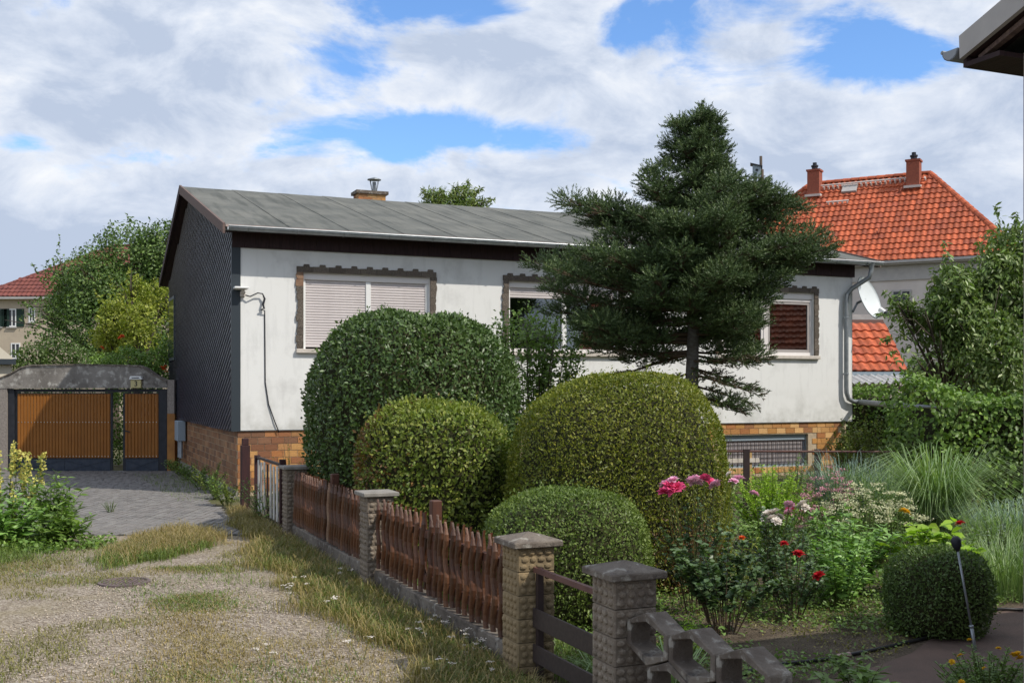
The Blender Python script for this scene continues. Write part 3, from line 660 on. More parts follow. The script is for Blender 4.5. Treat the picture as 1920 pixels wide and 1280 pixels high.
# chimney
ch = empty('chimney', (4.40, 6.9, 6.3)); ch.parent = H
b = MB(); b.box(-.36, .36, -.22, .22, 0, .60); b.build('core', MT['mortar'], ch)
b = MB(); b.box(-.42, .42, -.28, .28, .60, .68); b.build('cap_slab', MT['oldconc'], ch)
for r in range(7):
    for (fx, fy, L, ang) in ((0, -.22, .72, 0), (-.36, 0, .44, -math.pi/2)):
        n = 3 if ang == 0 else 2; s = L/n
        for k in range(n+(r % 2)):
            u = -L/2+(k+.5)*s-(s/2 if r % 2 else 0); lo, hi = max(u-s/2, -L/2)+.006, min(u+s/2, L/2)-.006
            if hi-lo < .04: continue
            q = MB(); q.box(lo, hi, -.010, .01, -.037, .037); o = q.build('brick', MT['brick_l'] if (k+r) % 3 else MT['brick_m'], ch, (fx, fy, .555-r*.085), (0, 0, ang))
b = MB(); b.tube([(.12, 0, .68), (.12, 0, .95)], .05, 8); b.lathe([(.18, 1.0), (.175, 1.02), (.02, 1.07), (0, 1.07)], (.12, 0, 0), 14); b.lathe([(.18, 1.0), (0, 1.01)], (.12, 0, 0), 14)
for k in range(4): t = k*math.pi/2+.4; b.tube([(.12+.07*math.cos(t), .07*math.sin(t), .69), (.12+.15*math.cos(t), .15*math.sin(t), 1.0)], .008, 5)
b.build('cowl', MT['zincdark'], ch)

# things mounted on the bungalow
T = empty('outdoor_lamp', house_pt(-.02, -.03, 3.78), HROT, 'white outdoor lamp with a black cable on the corner of the bungalow', 'lamp')
b = MB(); b.box(-.10, .16, -.22, -.06, .0, .035); b.prism([(-.10, -.06), (.16, -.06), (.12, .02), (-.04, .02)], 'z', -.01, .03); bevel(b.build('lamp_head', MT['pvcw'], T), .012, 2)
b = MB(); b.tube([(.07, -.10, 0), (.07, -.08, -.06), (.07, -.02, -.08)], .03, 10); b.box(.03, .12, -.05, .03, -.13, -.04); bevel(b.build('bracket', MT['sill'], T), .008)
b = MB(); b.tube([(.10, -.03, -.10), (.2, -.05, -.13), (.34, -.05, -.06), (.43, -.04, -.07), (.47, -.03, -.16), (.44, -.03, -.27), (.46, -.03, -.34), (.40, -.03, -.36), (.47, -.03, -.38), (.48, .02, -.45), (.485, .02, -1.1), (.49, .02, -1.7), (.55, .015, -2.1), (.66, .0, -2.42), (.74, .0, -2.62)], [.012]*4+[.02, .022, .02, .018]+[.011]*7, 7)
b.build('cable', MT['black'], T, smooth=True)
DC = at(1623, 561, 25.75); O_ = house_pt(HU, -.02, 3.75)
T = empty('satellite_dish', O_, 0, 'white satellite dish beside the downpipe at the right end of the bungalow', 'satellite dish')
nd = Vector((.66, -.64, .33)).normalized(); rd = nd.cross(Vector((0, 0, 1))).normalized(); ud = rd.cross(nd); dc = DC-O_; n = 28
b = MB(); prof = [(q, .11*q*q) for q in (1, .85, .65, .45, .25, .03)]; vs = []; fs = []
for off in (0, -.018):
    for q, z in prof: vs += [dc+rd*(.47*q*math.cos(2*math.pi*k/n))+ud*(.52*q*math.sin(2*math.pi*k/n))+nd*(z+off) for k in range(n)]
P_ = len(prof)
for o_ in (0, P_*n):
    for i in range(P_-1): fs += [(o_+i*n+k, o_+i*n+(k+1) % n, o_+(i+1)*n+(k+1) % n, o_+(i+1)*n+k) for k in range(n)]
fs += [(k, (k+1) % n, P_*n+(k+1) % n, P_*n+k) for k in range(n)]
b.add(vs, fs); b.build('reflector', MT['dish'], T, smooth=True)
b = MB(); b.tube([dc+rd*(.475*math.cos(t))+ud*(.525*math.sin(t))+nd*.105 for t in np.linspace(0, 2*math.pi, 33)], .009, 5); b.build('rim', MT['zincdark'], T)
foc = at(1662, 588, 25.3)-O_; bot = dc-ud*.50+nd*.1
b = MB(); b.tube([bot, foc], .02, 6); b.tube([(0, 0, 0), dc-nd*.22, dc-nd*.02], .03, 8); b.build('arm', MT['zincdark'], T)
dd = (foc-dc).normalized(); b = MB(); b.tube([foc-dd*.20, foc-dd*.04], [.062, .055], 12); b.build('receiver', MT['pvcw'], T)
b = MB(); b.tube([foc-dd*.04, foc+dd*.05], [.056, .048], 12); b.build('receiver_cap', MT['black'], T)
T = empty('meter_box', house_pt(-.06, 8.0, .86), HROT, 'grey meter box with two conduits on the brick plinth of the gable', 'meter box')
b = MB(); b.box(-.20, 0, -.35, .30, -.2, .30); bevel(b.build('casing', MT['bluegrey'], T), .015)
b = MB()
for y in (-.22, .12): b.tube([(-.1, y, -.2), (-.1, y, -.62)], .045, 8)
b.build('conduit', MT['zinc'], T)

# ------------------------------------------------------------------ gate and concrete arch
GY = 28.4; GZ = -.18
gx = lambda px: (px-960)/FPX*GY
gh = lambda py: 2-(py-HZ)/FPX*GY
T = empty('concrete_gate_arch', (gx(160), GY, GZ), 0, 'weathered grey concrete arch spanning the driveway gate', 'gate arch')
x0, xr = gx(160), lambda px: gx(px)-gx(160)
zz = lambda py: gh(py)-GZ
top = [(-30, 722), (0, 712), (25, 702), (45, 690), (62, 686), (160, 684.5), (262, 687), (275, 692), (295, 706), (316, 716), (316, 727), (-30, 728.5)]
b = MB(); b.prism([(xr(px), zz(py)) for px, py in top][::-1], 'y', -.16, .16); b.build('lintel', MT['lintel'], T)
b = MB()
for i in range(len(top)-3):
    (p, q), (r_, s_) = top[i], top[i+1]; A_, B_ = Vector((xr(p), 0, zz(q))), Vector((xr(r_), 0, zz(s_)))
    b.add([(A_.x, -.19, A_.z), (B_.x, -.19, B_.z), (B_.x, .19, B_.z), (A_.x, .19, A_.z), (A_.x, -.19, A_.z+.035), (B_.x, -.19, B_.z+.035), (B_.x, .19, B_.z+.035), (A_.x, .19, A_.z+.035)], [(3, 2, 1, 0), (4, 5, 6, 7), (0, 1, 5, 4), (2, 3, 7, 6)]+([(1, 2, 6, 5)] if i == len(top)-4 else [])+([(3, 0, 4, 7)] if i == 0 else []))
b.build('coping', MT['oldconc'], T)
b = MB(); b.box(xr(-40), xr(18), -.15, .15, -.2, zz(728.2)); b.build('pier', MT['rough'], T)
b = MB(); b.box(xr(317), xr(331), -.16, .16, -.2, zz(775)); b.build('pier', MT['ochre'], T)
b = MB(); b.box(xr(317), xr(330), -.15, .15, zz(774.8), zz(712)); b.build('pier_top', MT['rough'], T)
b = MB(); b.box(xr(18), xr(30), -.10, .10, 0, zz(729)); b.box(xr(302), xr(315), -.10, .10, 0, zz(729)); b.box(xr(30), xr(302), -.06, .06, zz(735), zz(729)); b.build('gate_post', MT['black'], T)
def gate_leaf(name, p0, p1, pt, pb, kick, label, cat, rz, hinge, knob):
    w = gx(p1)-gx(p0); h = gh(pt)-gh(pb)
    G = empty(name, (gx(p0) if hinge == 'l' else gx(p1), GY-.02, gh(pb)), rz, label, cat)
    o = 0 if hinge == 'l' else -w; k = h*kick
    b = MB()
    for q in ((0, w, 0, .05), (0, w, h-.05, h), (0, .07, .05, h-.05), (w-.07, w, .05, h-.05), (.07, w-.07, k-.03, k+.03)): b.box(o+q[0], o+q[1], -.03, .03, q[2], q[3])
    b.build('frame', MT['black'], G)
    n = int(round((w-.1)/.082)); s = (w-.1)/n
    for i in range(n):                        # folded sheet ribs
        x = o+.05+i*s; b = MB(); b.prism([(x+.001, -.034), (x+.012, -.052), (x+s-.018, -.052), (x+s-.008, -.034), (x+s-.001, -.034), (x+s-.001, -.031), (x+.001, -.031)], 'z', k+.01, h-.03); b.build('rib', MT['gatebrown'], G)
    b = MB(); b.box(o+.07, o+w-.07, -.026, -.02, .05, k-.03); b.build('kick_panel', MT['gateblue'], G)
    b = MB(); nb = max(1, int(w/1.1))
    for i in range(nb):
        a, c = o+.07+(w-.14)*i/nb, o+.07+(w-.14)*(i+1)/nb
        for z0, z1 in ((.06, k-.04), (k-.04, .06)): b.tube([(a, -.032, z0), (c, -.032, z1)], .012, 4)
        b.box(c-.012, c+.012, -.036, -.026, .05, k-.03)
    b.build('brace', MT['gateblue'], G)
    b = MB(); i = 0
    for z in (k+.05, k+(h-k)*.55):
        for i in range(0, n): b.tube([(o+.05+i*s+s*.45, -.050, z), (o+.05+i*s+s*.45, -.058, z)], .011, 6)
    b.build('screws', MT['steel'], G)
    if knob: b = MB(); b.tube([(o+.06, -.03, k+(h-k)*.42), (o+.06, -.08, k+(h-k)*.42), (o+.19, -.08, k+(h-k)*.40)], .013, 6); b.box(o+.02, o+.09, -.05, -.03, k+(h-k)*.3, k+(h-k)*.48); b.build('handle', MT['black'], G)
    return G
gate_leaf('driveway_gate', 31, 212, 736, 886, .185, 'wide brown ribbed sheet driveway gate under the concrete arch', 'gate', 0, 'l', False)
gate_leaf('pedestrian_gate', 233, 302, 736, 886.5, .19, 'narrow brown ribbed pedestrian gate standing ajar beside the wide gate', 'gate', R(3), 'r', True)
T = empty('house_number_lamp', (gx(261), GY-.2, gh(727)), 0, 'small cream house number lamp with a white top and numeral 3', 'house number')
b = MB(); w = .135; b.box(-w, w, -.06, .035, 0, .21); bevel(b.build('lamp_box', MT['yellowbox'], T), .01)
b = MB(); b.prism([(-.17, .212), (.17, .212), (.14, .30), (-.14, .30)], 'y', -.09, .035); bevel(b.build('lamp_top', MT['pvcw'], T), .01); b = MB(); b.box(-.09, .09, -.096, -.091, .245, .265); b.build('slot', MT['black'], T)
tcv = bpy.data.curves.new('numeral', 'FONT'); tcv.body = '3'; tcv.size = .19; tcv.align_x = 'CENTER'; tcv.align_y = 'CENTER'; tcv.extrude = .004; tcv.materials.append(MT['black'])
tmp = bpy.data.objects.new('numeral_curve', tcv); COL.objects.link(tmp); bpy.context.view_layer.update()
tme = bpy.data.meshes.new_from_object(tmp.evaluated_get(bpy.context.evaluated_depsgraph_get())); bpy.data.objects.remove(tmp); bpy.data.curves.remove(tcv)
obj('numeral', tme, T, (0, -.066, .105), (R(90), 0, 0))

# ------------------------------------------------------------------ tiled roofs
def tile_me(mat, w, h, name='roof_tile', n=6):
    # pantile lying in x (eave) / y (up slope), relief along z, with a front lip
    vs = []; xs = np.linspace(-w/2, w/2, n+1); prof_ = lambda t: .042*(.5+.5*math.cos(2*math.pi*(t-.32)))**1.2
    for y, dz in ((-h/2, .046), (h/2+.03, .0)):
        for x in xs: vs.append((x*1.02, y, dz+prof_((x+w/2)/w)))
    for x in xs: vs.append((x*1.02, -h/2+.004, .0+prof_((x+w/2)/w)-.01))
    fs = [(i, i+1, n+2+i, n+1+i) for i in range(n)]+[(2*(n+1)+i, 2*(n+1)+i+1, i+1, i) for i in range(n)]
    me = bpy.data.meshes.new(name); me.from_pydata(vs, [], fs); me.materials.append(mat); return me, np.array(vs), fs
def tiled(parent, O, ex, up, poly, w, h, ind_mat, fld_mat, n_ind, vis=None, name='roof_tile', fill=None):
    """O origin, ex along the eave, up along the slope (unit, in parent's frame); poly in (s, r)."""
    nz = ex.cross(up); m0 = Matrix((ex, up, nz)).transposed().to_4x4()
    me, vs, fs = tile_me(ind_mat, w, h); ss = [p[0] for p in poly]; rs = [p[1] for p in poly]
    def ins(s, r):
        c = False; j = len(poly)-1
        for i in range(len(poly)):
            if (poly[i][1] > r) != (poly[j][1] > r) and s < (poly[j][0]-poly[i][0])*(r-poly[i][1])/(poly[j][1]-poly[i][1])+poly[i][0]: c = not c
            j = i
        return c
    cells = []
    nr = int((max(rs)-min(rs))/h)
    for j in range(nr):
        r = min(rs)+(j+.5)*h; ns = int((max(ss)-min(ss))/w)+1
        for i in range(ns):
            s = min(ss)+(i+.5)*w
            if ins(s, r): cells.append((s, r))
    if vis: cells.sort(key=lambda c: not vis(*c))
    f = MB(); rr = random.Random(len(cells))
    for i, (s, r) in enumerate(cells):
        m = Matrix.Translation(O+ex*(s+rr.gauss(0, .002))+up*r+nz*(.01+abs(rr.gauss(0, .004)))) @ m0
        if i < n_ind: o = obj(name, me, parent); o.matrix_local = m
        else: f.add([m @ Vector(v) for v in vs], fs)
    if f.v: tag(f.build('tile_field', fld_mat, parent), kind='stuff')
    und = MB(); und.add([O+ex*s+up*r-nz*.02 for s, r in poly], [tuple(range(len(poly)))]); und.build('underlay', MT['tileunder'], parent)
def hip_caps(parent, a, c, mat, L=.36, rad=.13, name='ridge_tile'):
    a, c = Vector(a), Vector(c); n = int((c-a).length/L); d = (c-a).normalized()
    x = d.cross(Vector((0, 0, 1))).normalized(); u = x.cross(d)
    for i in range(n):
        b = MB(); p0, p1 = a+d*L*i, a+d*(L*(i+1)+.04); k = 6; vs = []
        for p, r_ in ((p0, rad*1.12), (p1, rad)):
            for q in range(k+1): t = math.pi*q/k; vs.append(p+x*math.cos(t)*r_+u*(math.sin(t)*r_-.03))
        b.add(vs, [(q, q+1, k+2+q, k+1+q) for q in range(k)]+[tuple(range(k, -1, -1))]); b.build(name, mat, parent)

# far house on the right with the orange hipped roof
E = Vector((.859, -.512, 0)).normalized(); NB = Vector((-E.y, E.x, 0))
CL = Vector((7.82, 47.5, 0)); LEN = 12.95; DEP = 9.0; rot = math.atan2(E.y, E.x)
FH = empty('orange_roof_house', CL, rot, 'tall pale house with a bright orange tiled hip roof behind the bungalow', 'house')
ZEV, ZRG, BI = 6.95, 10.98, 3.95
X, Y_, Z_ = Vector((1, 0, 0)), Vector((0, 1, 0)), Vector((0, 0, 1))
b = MB(); b.box(.35, LEN-.35, .35, DEP-.35, -.2, ZEV-.12); b.build('wall', MT['pinkwall'], FH)
b = MB(); b.box(-.0, LEN, .0, .34, ZEV-.16, ZEV-.03); b.box(-.06, LEN+.06, -.12, -.002, ZEV-.10, ZEV+.0); b.box(.3, LEN-.3, .28, .34, ZEV-.75, ZEV-.17); b.build('eave', MT['lightgrey'], FH)
RFH = empty('roof'); RFH.parent = FH
upv = Vector((0, BI, ZRG-ZEV)).normalized(); SL = math.hypot(BI, ZRG-ZEV)
def vis_far(s, r):
    p = CL+E*s+NB*(upv.y*r)+Z_*(ZEV+upv.z*r); px, py = 960+FPX*p.x/p.y, HZ-FPX*(p.z-2)/p.y
    return px > 1475 and py < 470 and px < 1850
tiled(RFH, Vector((0, 0, ZEV)), X, upv, [(0, 0), (LEN, 0), (LEN-BI, SL), (BI, SL)], .235, .345, MT['tile'], MT['tile_i'], 298, vis_far)
upr = Vector((-BI, 0, ZRG-ZEV)).normalized()
tiled(RFH, Vector((LEN, 0, ZEV)), Y_, upr, [(0, 0), (DEP, 0), (DEP-BI, SL), (BI, SL)], .235, .345, MT['tile'], MT['tile_i'], 0)
upl = Vector((BI, 0, ZRG-ZEV)).normalized()
tiled(RFH, Vector((0, DEP, ZEV)), -Y_, upl, [(0, 0), (DEP, 0), (DEP-BI, SL), (BI, SL)], .235, .345, MT['tile'], MT['tile_i'], 0)
b = MB(); b.add([(LEN, DEP, ZEV), (0, DEP, ZEV), (BI, DEP-BI, ZRG), (LEN-BI, DEP-BI, ZRG)], [(0, 1, 2, 3)]); b.build('back_slope', MT['tile_i'], RFH)
hip_caps(RFH, (LEN, 0, ZEV), (LEN-BI, BI, ZRG), MT['tile']); hip_caps(RFH, (0, 0, ZEV), (BI, BI, ZRG), MT['tile']); hip_caps(RFH, (BI, BI, ZRG), (LEN-BI, BI, ZRG), MT['tile'])
b = MB(); b.add([(BI, BI, ZRG), (LEN-BI, BI, ZRG), (LEN-BI, DEP-BI, ZRG+.01), (BI, DEP-BI, ZRG+.01)], [(0, 1, 2, 3)]); b.build('ridge_top', MT['tileunder'], RFH)
for sx in (BI+.35, LEN-BI-.55):
    c = empty('chimney', (sx, BI-.55, ZRG-.9)); c.parent = RFH
    b = MB(); b.box(-.26, .26, -.26, .26, 0, 1.32); b.box(-.30, .30, -.30, .30, 1.32, 1.40); b.build('stack', MT['chimbrick'], c)
    b = MB(); b.box(-.34, .34, -.38, .3, .2, .30); b.build('flashing', MT['pinkwall'], c)
    b = MB(); b.lathe([(.13, 1.40), (.13, 1.52), (.16, 1.54), (.16, 1.60), (.09, 1.62), (.09, 1.72), (0, 1.74)], n=10); b.build('chimney_pot', MT['black'], c)
b = MB(); mrf = Matrix((X, upv, X.cross(upv))).transposed().to_4x4(); mrf.translation = Vector((0, 0, ZEV))
sx, r_ = BI+1.55, SL-.95
b.box(sx, sx+.62, r_, r_+.5, .04, .14, mrf); b.build('skylight', MT['lightgrey'], RFH)
b = MB(); b.box(BI+.6, LEN-BI-.5, SL-.52, SL-.47, .20, .24, mrf); b.box(sx-.5, sx+.45, r_-.75, r_-.70, .16, .20, mrf)
for k in range(22): b.box(BI+.7+k*.20, BI+.76+k*.20, SL-.60, SL-.50, .05, .20, mrf)
for k in range(5): b.box(sx-.45+k*.2, sx-.40+k*.2, r_-.78, r_-.70, .05, .16, mrf)
b.build('roof_walk_rail', MT['pinkwall'], RFH)
for s, r in ((LEN-BI-1.1, SL-1.35), (LEN-BI-1.6, 1.6), (BI+.2, SL-1.6)):
    b = MB(); b.tube([mrf @ Vector((s-.12, r, .04)), mrf @ Vector((s+.1, r+.1, .12)), mrf @ Vector((s+.1, r+.35, .12))], .025, 6); b.build('roof_hook', MT['chimbrick'], RFH)
def far_window(parent, s, z, w, h, y=.35, sh=False, wallm='pvcw'):
    W = empty('window'); W.parent = parent
    b = MB()
    for q in ((s, s+w, z, z+.07), (s, s+w, z+h-.07, z+h), (s, s+.07, z+.07, z+h-.07), (s+w-.07, s+w, z+.07, z+h-.07), (s+w/2-.03, s+w/2+.03, z+.07, z+h-.07)): b.box(q[0], q[1], y-.04, y-.002, q[2], q[3])
    b.build('frame', MT[wallm], W)
    b = MB(); b.box(s+.07, s+w-.07, y-.02, y-.008, z+.07, z+h-.07); b.build('pane', MT['darkglass'], W)
    b = MB(); b.box(s-.06, s+w+.06, y-.12, y-.003, z-.08, z-.005); b.build('sill', MT['lightgrey'], W)
    if sh:
        for q in (s-.50, s+w+.02): b = MB(); b.box(q, q+.48, y-.05, y-.004, z, z+h); b.build('shutter', MT['green_sh'], W)
    return W
# small window left of the cherry tree: find its place along the facade
def facade_s(px):
    k = (px-960)/FPX; O = CL+NB*.35; return (k*O.y-O.x)/(E.x-k*E.y)
s1 = facade_s(1672); far_window(FH, s1, 5.1, .75, .72, wallm='lightgrey')
for s in (1.5, 4.2, LEN-2.0): far_window(FH, s, 4.6, 1.1, 1.2)
# low tiled annex and corrugated lean-to
AY = 31.0; ax = lambda px: (px-960)/FPX*AY; az_ = lambda py: 2-(py-HZ)/FPX*AY
T = empty('tiled_annex', (ax(1590), AY, 0), 0, 'low outbuilding with an orange tiled lean-to roof beside the white bungalow', 'outbuilding')
x1 = ax(1704)-ax(1590); sl = Vector((0, .80, .60))
ze = az_(697)
tiled(T, Vector((-1.2, 0, ze)), X, sl, [(0, 0), (x1+1.2, 0), (x1+1.2, 2.75), (0, 2.75)], .262, .40, MT['tile'], MT['tile_i'], 130, lambda s, r: s > 1.0)
b = MB(); b.box(-1.25, x1+.06, 2.16, 2.36, ze+1.6, ze+1.76); b.build('ridge_board', MT['lightgrey'], T)
b = MB(); b.box(-1.2, x1, -.09, -.01, ze-.10, ze-.0); b.build('gutter', MT['bluegrey'], T)
b = MB(); b.box(-1.2, x1-.05, .3, 2.3, -.1, ze-.02); b.prism([(.3, ze-.02), (2.3, ze-.02), (2.3, ze+1.45)], 'x', x1-.2, x1-.05); b.box(-1.2, x1-.05, 2.3, 2.5, -.1, ze+1.6); b.build('wall', MT['pinkwall'], T)
T = empty('corrugated_canopy', (ax(1590), AY-1.4, 0), 0, 'pale corrugated canopy on dark posts below the low tiled roof', 'canopy')
b = MB(); n = 50; xs = np.linspace(-.6, 1.45, n+1); vs = []
for y, z in ((0, 2.10), (1.3, 2.33)):
    for x in xs: vs.append((x-.0*y, y, z+.035*math.sin(x*2*math.pi/.19)))
b.add(vs, [(i, i+1, n+2+i, n+1+i) for i in range(n)]); b.build('corrugated_sheet', MT['corr'], T)
b = MB(); b.box(-.6, 1.45, .02, .10, 1.90, 2.03); b.box(1.38, 1.46, .1, 1.3, 1.93, 2.03); b.build('beam', MT['darkwood'], T)
for x in (-.3, 1.35): b = MB(); b.box(x, x+.09, .02, .11, 0, 1.9); b.build('post', MT['darkwood'], T)

# house on the left beyond the trees
LY = 70; lx = lambda px: (px-960)/FPX*LY; lz = lambda py: 2-(py-HZ)/FPX*LY
LH = empty('beige_house', (lx(-40), LY, 0), R(-2), 'beige house with dark red tiled roof and green shutters beyond the gate', 'house')
ze = lz(556)
b = MB(); b.box(0.4, 12.5, .4, 9, -.2, ze-.02); b.build('wall', MT['beige'], LH)
RL = empty('roof'); RL.parent = LH
up2 = Vector((0, .78, .626)); SLL = 6.1; cx = lambda px: lx(px)-lx(-40)
tiled(RL, Vector((-.3, 0, ze)), X, up2, [(0, 0), (13.2, 0), (9.2, SLL), (7.15, SLL)], .30, .42, MT['tile_old'], MT['tile_old'], 0)
hip_caps(RL, (-.3, 0, ze), (6.85, up2.y*SLL, ze+up2.z*SLL), MT['tile_old'], .42, .12); hip_caps(RL, (6.85, up2.y*SLL, ze+up2.z*SLL), (8.9, up2.y*SLL, ze+up2.z*SLL), MT['tile_old'], .42, .12)
b = MB(); b.add([(-.3, 0, ze), (6.85, up2.y*SLL, ze+up2.z*SLL), (-.3, 9.4, ze)], [(0, 1, 2)]); b.add([(12.9, 0, ze), (8.9, up2.y*SLL, ze+up2.z*SLL), (12.9, 9.4, ze)], [(0, 2, 1)]); b.build('side_slope', MT['tile_old'], RL)
b = MB(); b.box(-.35, 12.95, -.10, .0, ze-.16, ze-.02); b.box(-.3, 12.9, 0.003, .4, ze-.14, ze-.03); b.build('gutter', MT['lightgrey'], LH)
far_window(LH, cx(10), lz(612), .55, 1.15, .4, True); far_window(LH, cx(50), lz(603), .42, .92, .4)
far_window(LH, cx(-18), lz(612), .55, 1.15, .4, True); far_window(LH, cx(16), lz(672), .6, 1.0, .4)
# garage edge on the far left
T = empty('cream_garage', ((22-960)/FPX*30, 30, 0), R(25.5), 'cream garage with a white verge at the far left edge', 'garage')
kz = lambda py: 2-(py-HZ)/FPX*30
b = MB(); b.box(-4, 0, .1, 6, -.2, kz(684)); b.build('wall', MT['cream'], T)
b = MB(); b.prism([(-1.3, kz(588)), (.02, kz(670)), (.02, kz(682)), (-4, kz(682)), (-4, kz(640)), (-2.7, kz(588))], 'y', 0, 6.1); b.build('gable_end', MT['cream'], T)
b = MB(); b.box(-4, .10, -.10, -.005, kz(683), kz(673)); b.build('gutter', MT['trim'], T)

# house to the right of the frame, seen mirrored in the right window
T = empty('red_roof_house', (24.5, 12.5, 0), math.atan2(-.88, -.47), 'house with a red tiled roof mirrored in the right hand window', 'house')
b = MB(); b.box(-7, 7, .4, 8, 0, 3.0); b.build('wall', MT['pinkwall'], T)
tiled(T, Vector((-7.4, 0, 3.05)), X, Vector((0, .766, .643)), [(0, 0), (14.8, 0), (14.8, 5.6), (0, 5.6)], .30, .40, MT['tile'], MT['tile_i'], 0)
b = MB(); b.prism([(.0, 3.0), (4.29, 6.62), (8.5, 3.0)], 'x', -7.3, 7.3); b.build('gable', MT['pinkwall'], T)

# nearest house: only its eave corner and a sliver of wall show
NC = Vector((2.568, 5.53, 0))
NH = empty('neighbouring_house', NC, HROT, 'neighbouring house whose grey verge and dark eave poke in at top right', 'house')
m_, oz, og = .36, .235, .19
ez = 3.79; RB = -4.3; zr = ez+m_*(oz-RB); WB2 = -8.9; DU = 12.5
zf = lambda w: ez+m_*(oz-w) if w > RB else ez+m_*(oz-RB)-m_*(RB-w)
b = MB(); pr_ = [(0, -.2), (0, zf(0)-.20), (RB, zr-.20), (WB2+.3, zf(WB2+.3)-.20), (WB2+.3, -.2)]; b.prism(pr_, 'x', 0, DU); b.build('wall', MT['rough'], NH)
b = MB(); b.prism([(oz, ez), (RB, zr), (WB2, ez), (WB2, ez-.06), (RB, zr-.06), (oz, ez-.06)], 'x', -og+.03, DU+.3); b.build('roof', MT['felt'], NH)
b = MB(); b.prism([(oz+.0, ez+.015), (RB, zr+.012), (RB, zr-.115), (oz-.005, ez-.105)], 'x', -og, -og+.028); b.prism([(RB, zr+.015), (WB2, ez+.015), (WB2, ez-.14), (RB, zr-.115)], 'x', -og, -og+.028); b.build('verge_board', MT['lightgrey'], NH)
b = MB(); 
for kk in range(3): b.box(-og+.03+.09*kk, -og+.115+.09*kk, .0, .0, 0, 0) if False else None
b.prism([(oz-.03, ez-.075), (RB, zr-.075), (RB, zr-.095), (oz-.03, ez-.095)], 'x', -og+.03, -.0); b.box(-og+.03, DU+.3, .0, oz-.02, ez-.145, ez-.12); b.build('soffit', MT['darkwood'], NH)
b = MB(); b.prism([(oz-.07, ez-.097), (-.7, zf(-.7)-.097), (-.7, zf(-.7)-.14), (oz-.07, ez-.118)], 'x', -og+.06, -og+.10); b.build('barge_batten', MT['verge'], NH)
b = MB(); b.box(-og+.03, DU+.3, oz-.022, oz+.0, ez-.145, ez-.05); b.build('fascia', MT['darkwood'], NH)
b = MB(); n = 9; vs = []
for x in (-og+.0, DU+.3):
    for rad in (.054, .048):
        for q in range(n): t = math.pi+math.pi*q/(n-1); vs.append((x, oz+.062+rad*math.cos(t), ez-.042+rad*math.sin(t)))
fs = [(q, q+1, n+q+1, n+q) for q in range(n-1)]
for q in range(n-1): fs += [(q, 2*n+q, 2*n+q+1, q+1), (n+q, n+q+1, 3*n+q+1, 3*n+q)]
b.add(vs, fs); b.tube([(-og, oz+.116, ez-.040), (DU+.3, oz+.116, ez-.040)], .011, 6); b.add([vs[q] for q in range(n)], [tuple(range(n))]); b.build('gutter', MT['greymetal'], NH)

# ------------------------------------------------------------------ fence along the drive
def pebble_dome(b, c, ex, ez_, n, w, h, d):
    vs = []
    for s, k in ((1, 0), (.82, .62), (.4, .97)):
        for q in range(8): t = 2*math.pi*(q+.5)/8; r = 1/max(abs(math.cos(t)), abs(math.sin(t)))**.55; vs.append(c+ex*(math.cos(t)*w/2*s*r)+ez_*(math.sin(t)*h/2*s*r)+n*d*k)
    vs.append(c+n*d); f = []
    for a in (0, 8): f += [(a+q, a+(q+1) % 8, a+8+(q+1) % 8, a+8+q) for q in range(8)]
    f += [(16+q, 16+(q+1) % 8, 24) for q in range(8)]; b.add(vs, f)
PS = .27
def pillar_block(mat, s=PS, h=.158, seed=0, rows=3, cols=4):
    rr = random.Random(seed); b = MB(); b.bbox(-s/2, s/2, -s/2, s/2, 0, h-.006, .008)
    for k in range(4):
        a = k*math.pi/2; ex = Vector((math.cos(a), math.sin(a), 0)); n = Vector((math.sin(a), -math.cos(a), 0))
        for r in range(rows):
            for c in range(cols):
                w = (s-.03)/cols; hh = (h-.018)/rows
                off = (w*.25 if r % 2 else -w*.12)
                p = n*(s/2)+ex*(-s/2+.015+(c+.5)*w+off*.5)+Vector((0, 0, .006+(r+.5)*hh))
                pebble_dome(b, p, ex, Vector((0, 0, 1)), n, w*rr.uniform(.74, .95), hh*rr.uniform(.78, .96), rr.uniform(.009, .016))
    return b.mesh('block', mat)
def pillar(pt, label, mat, seed, nb=6, h=.158, capm='oldconc', peak=.05, group=None, s=PS):
    T = empty('fence_pillar', pt, HROT, label, 'fence pillar', 'pebbled fence pillars')
    for i in range(nb): obj('block', pillar_block(mat, s, h, seed*10+i), T, (0, 0, -.02+i*h))
    z = -.02+nb*h; c = s/2+.045; b = MB()
    vs = [(-c, -c, z), (c, -c, z), (c, c, z), (-c, c, z), (-c, -c, z+.04), (c, -c, z+.04), (c, c, z+.04), (-c, c, z+.04), (0, 0, z+.04+peak)]
    b.add(vs, [(3, 2, 1, 0), (0, 1, 5, 4), (1, 2, 6, 5), (2, 3, 7, 6), (3, 0, 4, 7), (4, 5, 8), (5, 6, 8), (6, 7, 8), (7, 4, 8)])
    bevel(b.build('cap', MT[capm], T), .006); return T
pillar(fence_pt(0), 'ochre stained pebbled concrete pillar between the picket fence and the dark rail gate', MT['pillar_y'], 1)
pillar(fence_pt(-1.345), 'grey pebbled concrete pillar beside the hollow honeycomb blocks', MT['pillar'], 2)
pillar(fence_pt(3.70), 'pillar with a pale flat cap in the middle of the picket fence', MT['pillar'], 3, capm='conc', peak=.008)
pillar(fence_pt(7.55), 'farthest pebbled pillar at the house end of the picket fence', MT['pillar'], 4, capm='conc', peak=.008)
b = MB(); b.box(-.07, .07, .15, 3.55, -.2, .215); b.box(-.07, .07, 3.85, 7.4, -.2, .215)
tag(bevel(b.build('fence_kerb', MT['oldconc'], None, FP, (0, 0, HROT)), .012), 'low weathered concrete kerb under the brown picket fence', 'kerb')
